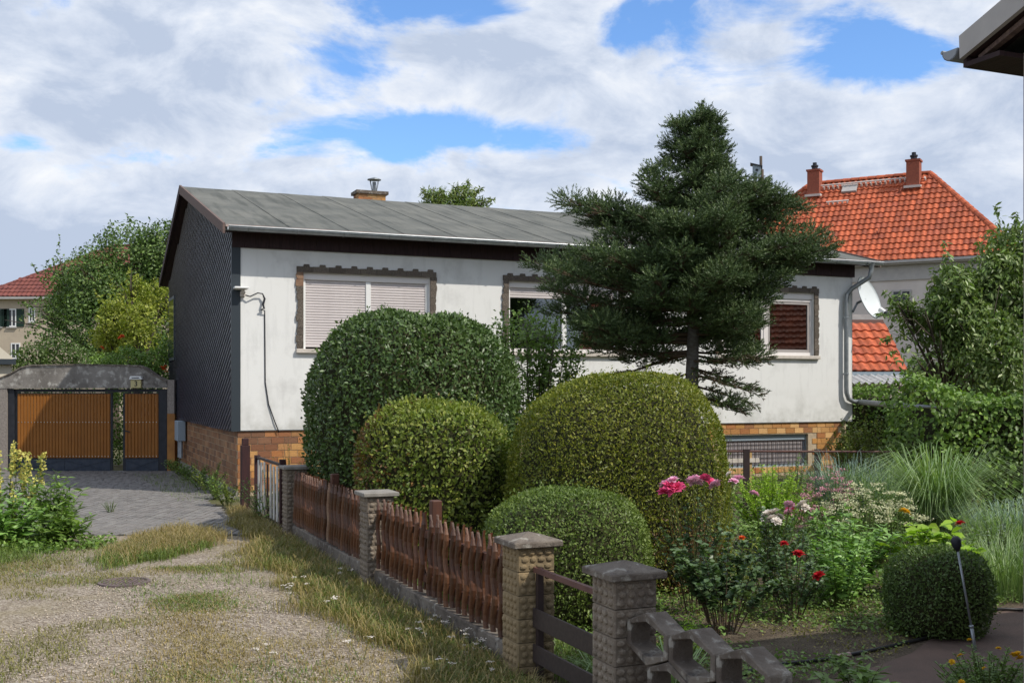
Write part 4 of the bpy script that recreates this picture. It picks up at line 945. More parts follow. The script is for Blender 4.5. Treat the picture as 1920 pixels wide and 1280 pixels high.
def picket_me(mat, seed):
    rr = random.Random(seed); H_ = .68; n = 14; vs = []; k = 6; ph = rr.uniform(-.15, .15)
    for i in range(n+1):
        t = i/n; z = t*H_; x = .018*math.sin(t*2*math.pi*2.1+ph); w = .027*(1-.2*math.cos(t*2*math.pi*2.1+ph))
        if t > .88: w *= max(.10, (1-t)/.12)
        for q in range(k+1): a = math.pi*q/k; vs.append((x*1.0+w*math.cos(a)*.001, 0, 0) if False else (.004-.034*math.sin(a)*(1 if t < .9 else .6), x+w*math.cos(a), z))
    fs = []
    for i in range(n):
        for q in range(k): a = i*(k+1)+q; fs.append((a, a+1, a+k+2, a+k+1))
        fs.append((i*(k+1)+k, i*(k+1), (i+1)*(k+1), (i+1)*(k+1)+k))
    fs += [tuple(range(k, -1, -1)), tuple(range(n*(k+1), (n+1)*(k+1)))]
    me = bpy.data.meshes.new('picket'); me.from_pydata(vs, [], fs); me.materials.append(mat)
    return me
pks = [picket_me(MT['picket'], i) for i in range(5)]; pke = picket_me(MT['picketend'], 9)
def picket_panel(t0, t1, n, label, pale=(), back=False):
    T = empty('picket_fence', fence_pt(t0), HROT, label, 'picket fence'); rr = random.Random(int(t0*10)); L = t1-t0
    for i in range(n):
        y = L*(i+.5)/n
        o = obj('picket', pke if i in pale else pks[rr.randrange(5)], T, (-.035, y+rr.gauss(0, .004), .235+rr.gauss(0, .008))); o.rotation_euler = (rr.gauss(.04, .006), rr.gauss(0, .012), 0); o.scale = (1, rr.uniform(.92, 1.1), rr.uniform(.98, 1.02))
        if back and i < n-1:
            o = obj('picket', pks[rr.randrange(5)], T, (.012, y+L/n*.5+rr.gauss(0, .004), .235+rr.gauss(0, .006))); o.rotation_euler = (rr.gauss(-.04, .006), 0, math.pi)
    for z in (.36, .74): b = MB(); b.box(-.030, .008, -.03, L+.03, z-.03, z+.03); b.build('rail', MT['post'], T)
    return T
PL_ = 'brown picket fence section '
picket_panel(.16, 2.04, 13, PL_+'nearest the ochre pillar', (), True)
picket_panel(2.12, 3.54, 10, PL_+'just before the pale capped pillar', (), True)
picket_panel(3.87, 5.58, 16, PL_+'just past the pale capped pillar', (15,), True)
picket_panel(5.66, 7.40, 16, PL_+'ending at the farthest pillar', (), True)
for t, h, l in ((2.08, 1.03, 'square brown post rising in the nearer stretch of picket fence'), (5.62, 1.0, 'square brown post rising in the farther stretch of picket fence')):
    b = MB(); b.bbox(.01, .10, -.045, .045, .0, h, .008); tag(b.build('fence_post', MT['post'], None, fence_pt(t), (0, 0, HROT)), l, 'fence post')
# dark rail gate between the two nearest pillars
T = empty('rail_gate', fence_pt(-1.2), HROT, 'dark brown rail gate between the two nearest pillars', 'gate')
for y in (.03, .99): b = MB(); b.box(-.02, .02, y, y+.04, .08, .80); b.build('stile', MT['iron'], T)
for z0, z1 in ((.17, .29), (.40, .53)): b = MB(); b.box(-.035, -.021, .0, 1.05, z0, z1); bevel(b.build('plank', MT['plankd'], T), .004)
b = MB(); b.box(-.03, .0, .0, 1.05, .765, .80); b.build('rail', MT['rust'], T)
# honeycomb ornamental block wall
T = empty('honeycomb_wall', fence_pt(-1.49), HROT, 'low ornamental wall of hollow hexagonal concrete blocks beside the nearest pillar', 'garden wall')
HWD, HS, HR_ = .215, .065, .078
def hexring(b, dy=.13):
    o = [(-HWD, -HS), (0, -HS-HR_), (HWD, -HS), (HWD, HS), (0, HS+HR_), (-HWD, HS)]
    kx, kz_ = (HWD-.043)/HWD, (HS+HR_-.050)/(HS+HR_); i_ = [(x*kx, z*kz_ if abs(x) < .01 else math.copysign(HS-.012, z)) for x, z in o]
    vs = [(-dy/2, x, z) for x, z in o]+[(-dy/2, x, z) for x, z in i_]+[(dy/2, x, z) for x, z in o]+[(dy/2, x, z) for x, z in i_]; fs = []
    for k in range(6): j = (k+1) % 6; fs += [(k, j, 6+j, 6+k)[::-1], (12+k, 12+j, 18+j, 18+k), (k, 12+k, 12+j, j)[::-1], (6+k, 6+j, 18+j, 18+k)[::-1]]
    b.add(vs, fs)
hb = MB(); hexring(hb); hm_ = hb.mesh('hollow_block', MT['oldconc'])
ztop = .79-HS-HR_
for r in range(4):
    for k in range(9):
        y = -(k*2*(HWD+.004)+HWD+(0 if r % 2 == 0 else -(HWD+.002)))
        if y > .0 or y < -1.35: continue
        o = obj('hollow_block', hm_, T, (0, y, ztop-r*(2*HS+HR_+.006))); bevel(o, .006)
b = MB(); b.box(-.055, .055, -.43, -.0, 0, .0) if False else None
# small garden gate and posts towards the house
T = empty('small_garden_gate', fence_pt(8.35), HROT, 'small garden gate with white slats between brown posts near the house corner', 'gate')
b = MB(); b.box(-.04, .04, -.04, .04, 0, 1.0); b.build('post', MT['purplepost'], T); b = MB(); b.box(-.04, .04, 1.9, 1.98, 0, .95); b.build('post', MT['purplepost'], T)
b = MB(); b.box(-.02, .02, .04, 1.9, .90, .935); b.box(-.02, .02, .04, 1.9, .2, .235); b.build('rail', MT['iron'], T)
for k in range(7):
    b = MB(); b.box(-.035, -.022, .18+k*.24, .28+k*.24, .12, .89-.02*(k % 2)); b.build('slat', MT['whitewood'] if k != 3 else MT['purplepost'], T)
b = MB(); b.box(-.07, .07, -.07, .07, 0, 1.05); b.box(-.05, .05, -.05, .05, 1.05, 1.16); tag(bevel(b.build('corner_post', MT['purplepost'], None, fence_pt(11.4), (0, 0, HROT)), .008), 'maroon wooden post at the front corner of the bungalow', 'post')
b = MB(); b.bbox(-.05, .05, -.07, .07, .0, .9, .01); tag(b.build('gate_stop', MT['pillar'], None, fence_pt(7.95), (0, 0, HROT)), 'short grey post between the far pillar and the little white gate', 'post')
# wire fence rail across the garden
T = empty('wire_fence', (1.7, 17.2, 0), 0, 'thin rusty rail fence with dark posts in front of the basement window', 'wire fence')
b = MB(); b.tube([(-.2, 0, 1.0), (8.0, -.25, .99)], .018, 6); b.tube([(-.2, 0, .35), (8, -.25, .35)], .01, 6); b.build('rail', MT['rust'], T)
for x in (1.95, 3.06, 6.5): b = MB(); b.box(x-.045, x+.045, -.09, -.01, 0, 1.03); b.build('post', MT['iron'], T)
b = MB()
for k in range(90): x = -.15+k*.09; b.tube([(x, -.0, .12), (x, -.0, .98)], .004, 4, False)
tag(b.build('wire_mesh', MT['iron'], T), kind='stuff')
T = empty('wooden_trestle', (3.75, 20.5, 0), R(20), 'pale wooden trestle standing in front of the basement window', 'trestle')
b = MB(); 
for x in (-.55, .12, .75): b.box(x, x+.06, -.03, .03, 0, .78)
b.build('leg', M('pale_timber', (.48, .33, .15), (.38, .25, .11), s=6, rough=.8), T)
b = MB(); b.box(-.7, .95, -.06, -.032, .58, .66); b.build('plank', MT['sill'], T)

# drain pipe from the bungalow to the hedge, bin, mast
pp = house_pt(13.86+.3, -.10, 1.65); p2 = at(1760, 767, 21.0)
b = MB(); b.tube([pp, p2], .062, 12); b.tube([pp+(p2-pp)*.45, pp+(p2-pp)*.47], .072, 12); tag(b.build('drain_pipe', MT['zincdark'], None, smooth=True), 'grey pipe running level from the downpipe to the hedge', 'pipe')
T = empty('water_tank', (at(1712, 0, 27).x, 27, 0), R(20), 'pale grey water tank half hidden behind shrubs under the pipe', 'water tank')
b = MB(); b.bbox(-.30, .25, -.3, .3, 0, 1.18, .04); b.build('tank_body', MT['lightgrey'], T); b = MB(); b.lathe([(.09, 1.18), (.09, 1.24), (0, 1.25)], n=10); b.build('tank_lid', MT['lightgrey'], T)
MY = 34.5; mx = lambda px: (px-960)/FPX*MY; mz = lambda py: 2-(py-HZ)/FPX*MY
b = MB(); b.tube([(mx(1431), MY, -.1), (mx(1429), MY, 5), (mx(1427.5), MY, mz(318))], [.11, .10, .075], 8); b.tube([(mx(1426), MY-.08, mz(345)), (mx(1425.5), MY-.08, mz(294))], .045, 8)
tag(b.build('wooden_mast', MT['bark'], None, smooth=True), 'tall weathered wooden mast standing behind the fir tree', 'mast')
T = empty('birdhouse', (mx(1417), MY-.15, mz(335)), R(-12), 'grey wooden birdhouse nailed to the tall mast', 'birdhouse')
s = (mz(312)-mz(335)); b = MB(); b.prism([(-.13, 0), (.13, 0), (.13, s*.85), (-.13, s)], 'y', -.14, .14); b.build('box', MT['bluegrey'], T)
b = MB(); b.prism([(-.20, s+.02), (.17, s*.85-.02), (.17, s*.85+.01), (-.20, s+.055)], 'y', -.2, .18); b.build('roof', MT['black'], T)
b = MB(); b.tube([(.0, -.135, s*.55), (.0, -.146, s*.55)], .04, 10); b.build('entrance_hole', MT['black'], T)
# manhole, hose, sprinkler
mxy = gp(233, 1094); T = empty('manhole_cover', (mxy[0], mxy[1], .006), 0, 'round rusty manhole cover set in the gravel drive', 'manhole cover')
b = MB(); b.lathe([(.255, -.01), (.255, .022), (.225, .024), (.22, .012), (0, .012)], n=28); b.build('frame', MT['manhole'], T)
b = MB()
for k in range(9):
    x = -.17+k*.0425; hl_ = math.sqrt(max(.0, .2**2-x*x)); b.box(x-.009, x+.009, -hl_, hl_, .012, .02)
b.build('tread_bar', MT['manhole'], T)
hp = [(1395, 1268), (1432, 1252), (1500, 1246), (1560, 1238), (1640, 1222), (1720, 1204), (1770, 1190), (1815, 1172), (1835, 1160)]
b = MB(); pts = [Vector((*gp(x, y), .02)) for x, y in hp]; b.tube(pts, .014, 8); T = b.build('garden_hose', MT['hose'], None, smooth=True); tag(T, 'dark garden hose lying along the edge of the reddish path', 'hose')
b = MB(); a_, c_ = pts[3], pts[4]; b.tube([a_+(c_-a_)*.1, a_+(c_-a_)*.4], .022, 8); b.build('connector', M('pinkish_connector', (.45, .32, .29), (.3, .2, .18), s=80, rough=.6), T)
hp = [(1850, 1149), (1885, 1147), (1940, 1150)]
b = MB(); b.tube([Vector((*gp(x, y), .03)) for x, y in hp], .014, 8); tag(b.build('garden_hose', MT['hose'], None, smooth=True), 'short stretch of dark hose at the right edge of the garden', 'hose')
g0 = gp(1432, 1252); b = MB(); b.lathe([(.055, 0), (.055, .015), (.035, .022), (.03, .016), (0, .017)], (0, 0, 0), 20)
tag(b.build('round_lid', MT['lightgrey'], None, (g0[0], g0[1], .035), (R(25), R(-10), 0)), 'pale round lid lying at the end of the hose', 'lid')
g0 = Vector((*gp(1830, 1222), 0)); T = empty('garden_sprinkler', g0, 0, 'thin grey sprinkler pole with a black head leaning before the round bush', 'sprinkler')
tp = at(1792, 1012, g0.y+.05)-g0
b = MB(); b.tube([(0, 0, -.02), tp*.22], [.012, .014], 8); b.tube([tp*.22, tp*.24], .018, 8); b.tube([tp*.24, tp*.92], .009, 8); b.build('pole', MT['zinc'], T, smooth=True)
b = MB(); b.tube([tp*.90, tp*.95, tp*1.0, tp*1.03], [.012, .035, .04, .02], 10); b.build('sprinkler_head', MT['black'], T, smooth=True)

# ------------------------------------------------------------------ vegetation builders
def topiary(name, label, pt, rx, ry, zc, ztop, zbot, ex, n, L, Wd, mat, drymat=None, seed=1, nz=.05, tilt=.75, cat='topiary bush', flat=0, drydir=None, aim=.35):
    T = empty(name, (pt[0], pt[1], 0), 0, label, cat); r = np.random.default_rng(seed); f1, f2 = sinnoise(seed, 2.2), sinnoise(seed+50, 6)
    def shell(d, k=1):
        rz = np.where(d[:, 2] > 0, ztop-zc, zc-zbot)
        p = ex; s = (np.abs(d[:, 0]/rx)**p+np.abs(d[:, 1]/ry)**p+np.abs(d[:, 2]/rz)**p)**(-1/p); s = s*(1+nz*.5*f1(d*2)+nz*.25*f2(d*2))*k
        return d*s[:, None]
    d = r.normal(size=(int(n*1.25), 3)); d = nrmz(d*np.array([rx, ry, (ztop-zbot)/2])); P_ = shell(d)
    e = 1e-2; t1 = nrmz(np.cross(d, [[.3, .5, .81]])); t2 = np.cross(d, t1)
    nr = nrmz(np.cross(shell(nrmz(d+t1*e))-P_, shell(nrmz(d+t2*e))-P_)); nr *= np.sign((nr*d).sum(1))[:, None]
    P_ = P_-nr*r.uniform(-.12, 1, (len(P_), 1))**3*.10+nr*np.where(r.random((len(P_), 1)) < .03, r.uniform(0, .09, (len(P_), 1)), 0); P_[:, 2] += zc; ok = P_[:, 2] > .02; P_, nr = P_[ok][:n], nr[ok][:n]
    N_ = nrmz(nr+r.normal(size=nr.shape)*tilt*.6); A = nrmz(r.normal(size=nr.shape)+nr*aim+np.array([0, 0, .55]))
    Lr = L*r.uniform(.65, 1.25, len(P_)); 
    if drymat is not None:
        g = sinnoise(seed+7, 3.2)(P_)*.6+(P_ @ np.array(drydir))*1.1-.75+r.normal(size=len(P_))*.35; dm = g > .35
        leaves('dry_leaves', P_[dm], A[dm], N_[dm], Lr[dm], Lr[dm]*Wd, drymat, T); keep = ~dm
    else: keep = np.ones(len(P_), bool)
    leaves('foliage', P_[keep], A[keep], N_[keep], Lr[keep], Lr[keep]*Wd, mat, T)
    # stray shoots the shears missed
    k = min(45, n//500); ii = r.integers(0, len(P_), k); ii = ii[nr[ii, 2] > -.1]; sp, sa, sn = [], [], []
    for i in ii:
        g = nrmz(np.array([nr[i]+np.array([0, 0, .6])+r.normal(size=3)*.3]))[0]; ln = r.uniform(.5, 1.0)*L*3.2
        for t in np.linspace(.1, 1, 9): sp.append(P_[i]+g*ln*t+r.normal(size=3)*L*.12); sa.append(g*.5+r.normal(size=3)*.6); sn.append(r.normal(size=3))
    if sp: tag(leaves('stray_shoots', sp, sa, sn, L*.8, L*.8*Wd, mat, T), kind='stuff')
    # woody inside
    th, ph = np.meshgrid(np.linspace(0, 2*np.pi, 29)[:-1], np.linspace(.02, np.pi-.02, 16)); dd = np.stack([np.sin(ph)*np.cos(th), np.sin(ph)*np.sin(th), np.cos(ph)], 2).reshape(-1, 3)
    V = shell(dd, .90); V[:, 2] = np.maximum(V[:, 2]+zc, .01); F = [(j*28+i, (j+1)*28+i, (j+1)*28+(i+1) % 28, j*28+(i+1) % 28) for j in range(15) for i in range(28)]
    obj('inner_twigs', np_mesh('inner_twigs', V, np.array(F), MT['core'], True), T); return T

def lobes_tree(name, label, base, lobes, L, Wd, mat, cat='tree', seed=1, trunk_r=.14, tp='d', droop=0, mat2=None, sprigs=(), gap=-.55, group=None, nfreq=1.6, trunk=True, upb=.4):
    """lobes: (x, y, z, rx, ry, rz, n) in world space."""
    base = Vector(base); T = empty(name, base, 0, label, cat, group); r = np.random.default_rng(seed); f = sinnoise(seed, nfreq)
    Ps, Ns = [], []
    for (x, y, z, a, b_, c, n) in lobes:
        d = nrmz(r.normal(size=(n, 3))); rad = r.uniform(.30, 1, (n, 1))**.55; fl = sinnoise(seed+int(n)+int(x*7), 2.0)
        P_ = np.array([x, y, z])-np.array(base)+d*rad*np.array([a, b_, c])*(1+.16*fl(d*2))[:, None]; ok = (f(P_)+r.normal(size=n)*.35 > gap) & (P_[:, 2] > .05)
        Ps.append(P_[ok]); Ns.append(nrmz(d+np.array([0, 0, upb])+r.normal(size=d.shape)*.55)[ok])
    for (p, q, n) in sprigs:
        p, q = np.array(p)-np.array(base), np.array(q)-np.array(base); t = r.random((n, 1)); Ps.append(p+(q-p)*t+r.normal(size=(n, 3))*np.linalg.norm(q-p)*.09*(1.15-t)); Ns.append(nrmz(r.normal(size=(n, 3))+np.array([0, 0, .5])))
    P_, N_ = np.concatenate(Ps), np.concatenate(Ns); A = nrmz(r.normal(size=P_.shape)*.9+np.array([0, 0, -droop])+N_*.25)
    Lr = L*r.uniform(.65, 1.2, len(P_)); m = r.random(len(P_)) < (.18 if mat2 is not None else -1)
    leaves('crown', P_[~m], A[~m], N_[~m], Lr[~m], Lr[~m]*Wd, mat, T, tp)
    if m.any(): leaves('crown', P_[m], A[m], N_[m], Lr[m], Lr[m]*Wd, mat2, T, tp)
    if trunk:
        b = MB(); zt = max(l[2] for l in lobes)-base.z; cx_ = sum(l[0] for l in lobes)/len(lobes)-base.x; cy_ = sum(l[1] for l in lobes)/len(lobes)-base.y
        k0 = Vector((cx_*.15, cy_*.15, zt*.35)); b.tube([(0, 0, -.1), k0*.5, k0, Vector((cx_*.6, cy_*.6, zt*.75))], [trunk_r, trunk_r*.85, trunk_r*.7, trunk_r*.3], 8)
        for i, (x, y, z, a, b_, c, n) in enumerate(lobes):
            q = Vector((x, y, z))-base; s = k0*(.75+.25*(i % 3)/2); m_ = s.lerp(q, .5)+Vector((0, 0, .12*(q-s).length)); b.tube([s, m_, q, q+(q-m_).normalized()*c*.6], [trunk_r*.5, trunk_r*.35, trunk_r*.2, trunk_r*.05], 6)
            for k in range(5):
                e_ = q+Vector(r.normal(size=3))*.45*min(a, c)*1.2; b.tube([m_.lerp(q, .5), q.lerp(e_, .5), e_], [trunk_r*.16, trunk_r*.1, trunk_r*.04], 4)
        for (p, q, n) in sprigs: b.tube([Vector(p)-base, Vector(q)-base], [.004, .002], 4)
        b.build('trunk', MT['bark'], T, smooth=True)
    return T

def herb(name, label, cat, x, y, rad, h, ns, nl, L, Wd, mat, stem='greenstem', group=None, seed=1, lean=1.0, tp='o', from_=.15, aup=.35, hmin=.6, sr=.005, z0=0, ell=1.0, big_low=0, tipless=False):
    T = empty(name, (x, y, z0), 0, label, cat, group); r = np.random.default_rng(seed); b = MB(); Ps, As, Ls, tips = [], [], [], []
    for i in range(ns):
        a = r.uniform(0, 2*np.pi); rr_ = math.sqrt(r.random())*rad; e = np.array([math.cos(a)*rr_, math.sin(a)*rr_*ell, h*r.uniform(hmin, 1)*(1-.35*(rr_/rad)**2)]); s = np.array([e[0]*.25*(2-lean), e[1]*.25*(2-lean), 0])
        c = np.array([s[0]+(e[0]-s[0])*.35, s[1]+(e[1]-s[1])*.35, e[2]*.62]); bz = lambda t: (1-t)**2*s+2*t*(1-t)*c+t*t*e
        b.tube([Vector(bz(t)) for t in (0, .35, .7, 1)], [sr, sr*.9, sr*.7, sr*.4], 4, False); tips.append(Vector(e))
        t = from_+(1-from_)*r.random(nl)**.85
        for q in t:
            p = bz(q); az = r.uniform(0, 2*np.pi); Ps.append(p); As.append((math.cos(az), math.sin(az), aup+r.normal()*.3)); Ls.append(L*r.uniform(.6, 1.15)*(1-.35*q+big_low*(1-q)))
    P_, A, Lr = np.array(Ps), nrmz(np.array(As)), np.array(Ls)
    N_ = nrmz(np.array([[0, 0, 1.0]])+r.normal(size=P_.shape)*.35)
    leaves('leaves', P_, A, N_, Lr, Lr*Wd, mat, T, tp); b.build('stems', MT[stem], T); T['_'] = 1; del T['_']
    return T, tips
def blossom_mesh(name, mat, r_, np_=20, seed=0, cup=1.25):
    r = np.random.default_rng(seed); n = np_; az = np.arange(n)*2.4+r.normal(size=n)*.1; t = np.linspace(.15, 1, n)
    el = 1.35-1.15*t*cup; A = np.stack([np.cos(az)*np.cos(el), np.sin(az)*np.cos(el), np.sin(el)], 1); P_ = A*np.array([1, 1, 0])*r_*.12
    N_ = np.stack([-np.cos(az)*np.sin(el), -np.sin(az)*np.sin(el), np.cos(el)], 1)
    V, F = leaf_arrays(P_, A, N_, r_*(.7+.4*t), r_*.85, 'o'); return np_mesh(name, V, F, mat)
BL = {}
def blossom(kind, r_, parent, loc, rnd, name='blossom'):
    r_ *= 1.22
    k = (kind, round(r_, 3))
    if k not in BL: BL[k] = blossom_mesh('blossom', MT[kind], r_, seed=len(BL))
    o = obj(name, BL[k], parent, loc, (rnd.uniform(-.6, .6), rnd.uniform(-.6, .6), rnd.uniform(0, 6))); s = rnd.uniform(.85, 1.15); o.scale = (s, s, s*rnd.uniform(.8, 1)); return o
rb = random.Random(77)

# ------------------------------------------------------------------ clipped bushes
topiary('clipped_bush', 'largest dark green clipped dome bush in front of the shuttered window', (-1.30, 14.75), 1.36, 1.35, 1.62, 3.00, -.6, 2.35, 36000, .066, .52, MT['lf_a'], seed=1, nz=.065, tilt=.8, aim=.15)
topiary('clipped_bush', 'olive clipped bush with browned left side behind the pale capped pillar', (-.87, 12.35), .86, .86, 1.12, 1.83, -.5, 2.5, 22000, .054, .52, MT['lf_b'], MT['lf_dry'], seed=2, drydir=(-1.1, -.2, -.35))
topiary('clipped_bush', 'tall golden green clipped dome bush in the middle of the garden', (1.10, 11.5), 1.13, 1.10, .85, 2.17, -.9, 2.45, 66000, .036, .46, MT['lf_c'], MT['lf_dry'], seed=3, nz=.04, drydir=(.35, -.15, -.6))
topiary('clipped_bush', 'small fresh green clipped bush between ochre pillar and golden dome', (.46, 9.3), .68, .66, .62, 1.13, -.3, 2.5, 27000, .030, .5, MT['lf_d'], seed=4, nz=.04)
topiary('clipped_bush', 'low dark rounded bush beside the leaning sprinkler pole', (3.46, 8.95), .40, .40, .36, .70, -.12, 2.6, 15000, .028, .5, MT['lf_e'], seed=5, nz=.06)

# ------------------------------------------------------------------ fir tree
def fir():
    Y = 18.0; X0 = at(1292, 0, Y).x; T = empty('fir_tree', (X0, Y, 0), 0, 'dark green fir tree with a pointed top in front of the bungalow', 'tree'); r = np.random.default_rng(8)
    zs = np.array([1.4, 1.6, 1.9, 2.4, 2.9, 3.2, 3.5, 3.75, 4.0, 4.3, 4.6, 4.9, 5.15, 5.35, 5.6, 6.1, 6.45, 6.6])
    lf = np.array([.25, .35, .7, 1.5, 2.2, 2.45, 2.6, 2.2, 1.75, 1.75, 1.95, 1.15, .95, .85, .75, .58, .25, .06])
    rt = np.array([.75, .95, 1.15, 1.25, 1.3, 1.6, 1.95, 2.25, 2.2, 1.85, 1.9, 1.5, 1.12, .70, .58, .46, .25, .06])
    H_ = 6.6; tx = lambda z: .20*(max(z, 0)/H_)**1.3
    b = MB(); b.tube([(tx(z), 0, z) for z in (-.1, .8, 2, 3.2, 4.4, 5.6, 6.5)], [.15, .135, .115, .09, .062, .032, .006], 10); tw = MB()
    S_p, S_a, S_l, S_k = [], [], [], []      # shoots: position, axis, length, kind
    def shoot(p, a, l, k): S_p.append(p); S_a.append(a); S_l.append(l); S_k.append(k)
    def branch(z, az, L, dry=False):
        c, s = math.cos(az), math.sin(az); hd = np.array([c, s, 0]); sd = np.array([-s, c, 0]); up = np.array([0, 0, 1.0])
        L *= (.94 if c > .3 else 1.0)
        rise = (-.42 if z < 2.3 else -.20+.10*(z-2.3)); rise = min(rise, .35); st = np.array([tx(z), 0, z-rise*L*.55])
        P = lambda t: st+hd*L*t+up*(rise*L*t*.6+.20*L*t*t*(1 if z > 2.2 else -.3))+sd*.05*L*math.sin(t*3+az)
        tw.tube([Vector(P(t)) for t in (0, .3, .6, .85, 1)], [.010+.012*L, .009+.009*L, .006+.006*L, .004+.003*L, .003], 5, False)
        if dry:
            n = max(4, int(L/.09))
            for i in range(n):
                t = .2+.8*(i+r.random())/n; p = P(t); ll = .30*r.uniform(.5, 1.1)*(1-.4*t)
                for sg in (-1, 1):
                    a = nrmz(np.array([hd*.75+sd*sg*r.uniform(.5, 1)+up*r.uniform(-.5, .2)]))[0]; tw.tube([Vector(p), Vector(p+a*ll)], [.005, .002], 3, False)
                    for j in range(3):
                        if r.random() < .35: continue
                        shoot(p+a*ll*(j+.6)/3, nrmz(np.array([a+rdir(1)[0]*.6]))[0], r.uniform(.09, .15), 2 if r.random() < .62 else 0)
            return
        for t, kk in ((.34, .7), (.56, .95), (.78, 1.0), (.96, .74)):
            rp = (.045+.135*min(L, 1.75))*kk*r.uniform(.75, 1.25); c0 = P(t)+sd*r.normal()*rp*.4+up*r.normal()*rp*.25; m = int(16+1150*rp*rp)
            for k in range(m):
                q = rdir(1)[0]; q[2] = q[2]*.72 if q[2] > 0 else q[2]*.42; e = r.random()**.45
                off = hd*q[0]*rp*1.25+sd*q[1]*rp*1.15+up*q[2]*rp
                p = c0+off*e*.85; ax = nrmz(np.array([off/rp*.9+hd*.45+up*(.40+.25*q[2])+rdir(1)[0]*.25]))[0]
                shoot(p, ax, r.uniform(.13, .21), 1 if (q[2] > .12 and e > .62 and r.random() < .5) else 0)
                if k % 4 == 0: tw.tube([Vector(P(max(t-.12, .05))), Vector(p)], [.006, .002], 3, False)
        shoot(P(1), nrmz(np.array([hd+up*.4]))[0], .16, 1)
    def prof(z, az):
        k = math.cos(az); l, rr_ = np.interp(z, zs, lf), np.interp(z, zs, rt); m = (l+rr_)/2
        return (rr_ if k > 0 else l)*abs(k)+min(m, 1.7)*(1-abs(k))
    z = 2.75; az = 0
    while z < 6.35:
        n = 7 if z < 4.6 else (5 if z < 5.4 else 4)
        for i in range(n):
            az = i*2*math.pi/n+z*3.7+r.normal()*.22; L = prof(z, az)*r.uniform(.70, 1.02)*(.8 if math.sin(az) > .5 else 1); branch(z+r.normal()*.05, az, max(L, .12))
        z += .25 if z < 4.5 else .20
    for z_, az_, L in ((4.62, math.pi+.12, 2.22), (4.52, math.pi-.2, 2.0), (4.75, math.pi-.35, 1.5), (3.5, math.pi+.05, 2.62), (3.35, math.pi+.35, 2.5), (3.6, math.pi-.2, 2.45), (3.1, math.pi+.2, 2.4), (2.85, math.pi-.1, 2.3), (2.6, math.pi+.3, 2.0), (4.72, .1, 1.95), (4.05, .05, 2.2), (3.85, -.15, 2.25), (3.75, .25, 2.1), (4.7, -.4, 1.45), (4.8, -.6, 1.25), (4.7, .2, 1.35), (3.45, -1.2, 1.6), (3.6, -1.9, 1.7), (4.0, -1.4, 1.55), (4.2, -2.0, 1.5)): branch(z_, az_, L)
    for z_, az_, L, d in ((2.25, -.25, 1.25, True), (2.05, .1, 1.2, True), (1.95, -.5, 1.2, True), (1.8, -.1, 1.05, True), (1.65, -.3, .9, True), (2.3, -1.0, 1.2, True), (2.1, -1.3, 1.0, True), (2.35, math.pi+.4, 1.6, True), (2.2, math.pi-.2, 1.5, True), (2.0, math.pi+.7, 1.0, True), (2.45, .35, 1.25, False), (2.3, -.1, 1.2, False), (2.0, .05, 1.0, True), (2.55, math.pi+.5, 1.9, False), (2.4, math.pi+.1, 1.7, False), (1.7, -.15, .85, False), (2.6, 1.5, 1.5, False), (2.4, 2.1, 1.4, False)): branch(z_, az_, L, d)
    for k in range(900):                   # inner foliage round the trunk
        z = r.uniform(2.9, 6.2); a = r.uniform(0, 6.283); q = r.uniform(.1, .6)*min(1, (6.5-z)/2.6); dv = np.array([math.cos(a), math.sin(a), 0]); shoot(np.array([tx(z), 0, z])+dv*q, nrmz(np.array([dv+np.array([0, 0, r.uniform(-.2, .6)])]))[0], .15, 0)
    for k in range(46):                     # leader
        z = 5.6+1.0*(k/46); a = k*2.4; shoot(np.array([tx(z), 0, z]), nrmz(np.array([[math.cos(a), math.sin(a), .55+.8*(k/46)]]))[0], .26-.12*(k/46), 1 if k % 3 else 0)
    for k in range(5): shoot(np.array([tx(6.55), 0, 6.5]), nrmz(np.array([[math.cos(k*1.3)*.5, math.sin(k*1.3)*.5, 1.2]]))[0], .16, 0)
    b.build('trunk', MT['firbark'], T, smooth=True); tw.build('branches', MT['twig'], T)
    P_, A, Ln, K = np.array(S_p), np.array(S_a), np.array(S_l), np.array(S_k); nn = 18; kp = P_[:, 0] < np.interp(P_[:, 2], [4.9, 5.15, 5.3, 5.6, 6.6], [2.4, 1.25, .80, .62, .42]); P_, A, Ln, K = P_[kp], A[kp], Ln[kp], K[kp]
    for kind, mat, nm in ((0, 'needle', 'needles'), (1, 'needle_n', 'new_needles'), (2, 'needle_d', 'dry_needles')):
        m = K == kind; p, a, l = P_[m], A[m], Ln[m]; n = len(p)
        t = np.tile(np.linspace(.02, 1, nn), n); pa = np.repeat(a, nn, 0); pp = np.repeat(p, nn, 0)+pa*(t*np.repeat(l, nn))[:, None]
        az = r.uniform(0, 2*np.pi, n*nn); e1 = nrmz(np.cross(pa, [[.12, .2, .97]])); e2 = np.cross(e1, pa); rad = e1*np.cos(az)[:, None]+e2*(np.sin(az)*.75+.38)[:, None]
        ax = nrmz(pa*(.55+.5*t)[:, None]+rad); leaves(nm, pp, ax, nrmz(np.cross(ax, r.normal(size=ax.shape))), r.uniform(.032, .05, n*nn), .0155, MT[mat], T, 'n')
fir()

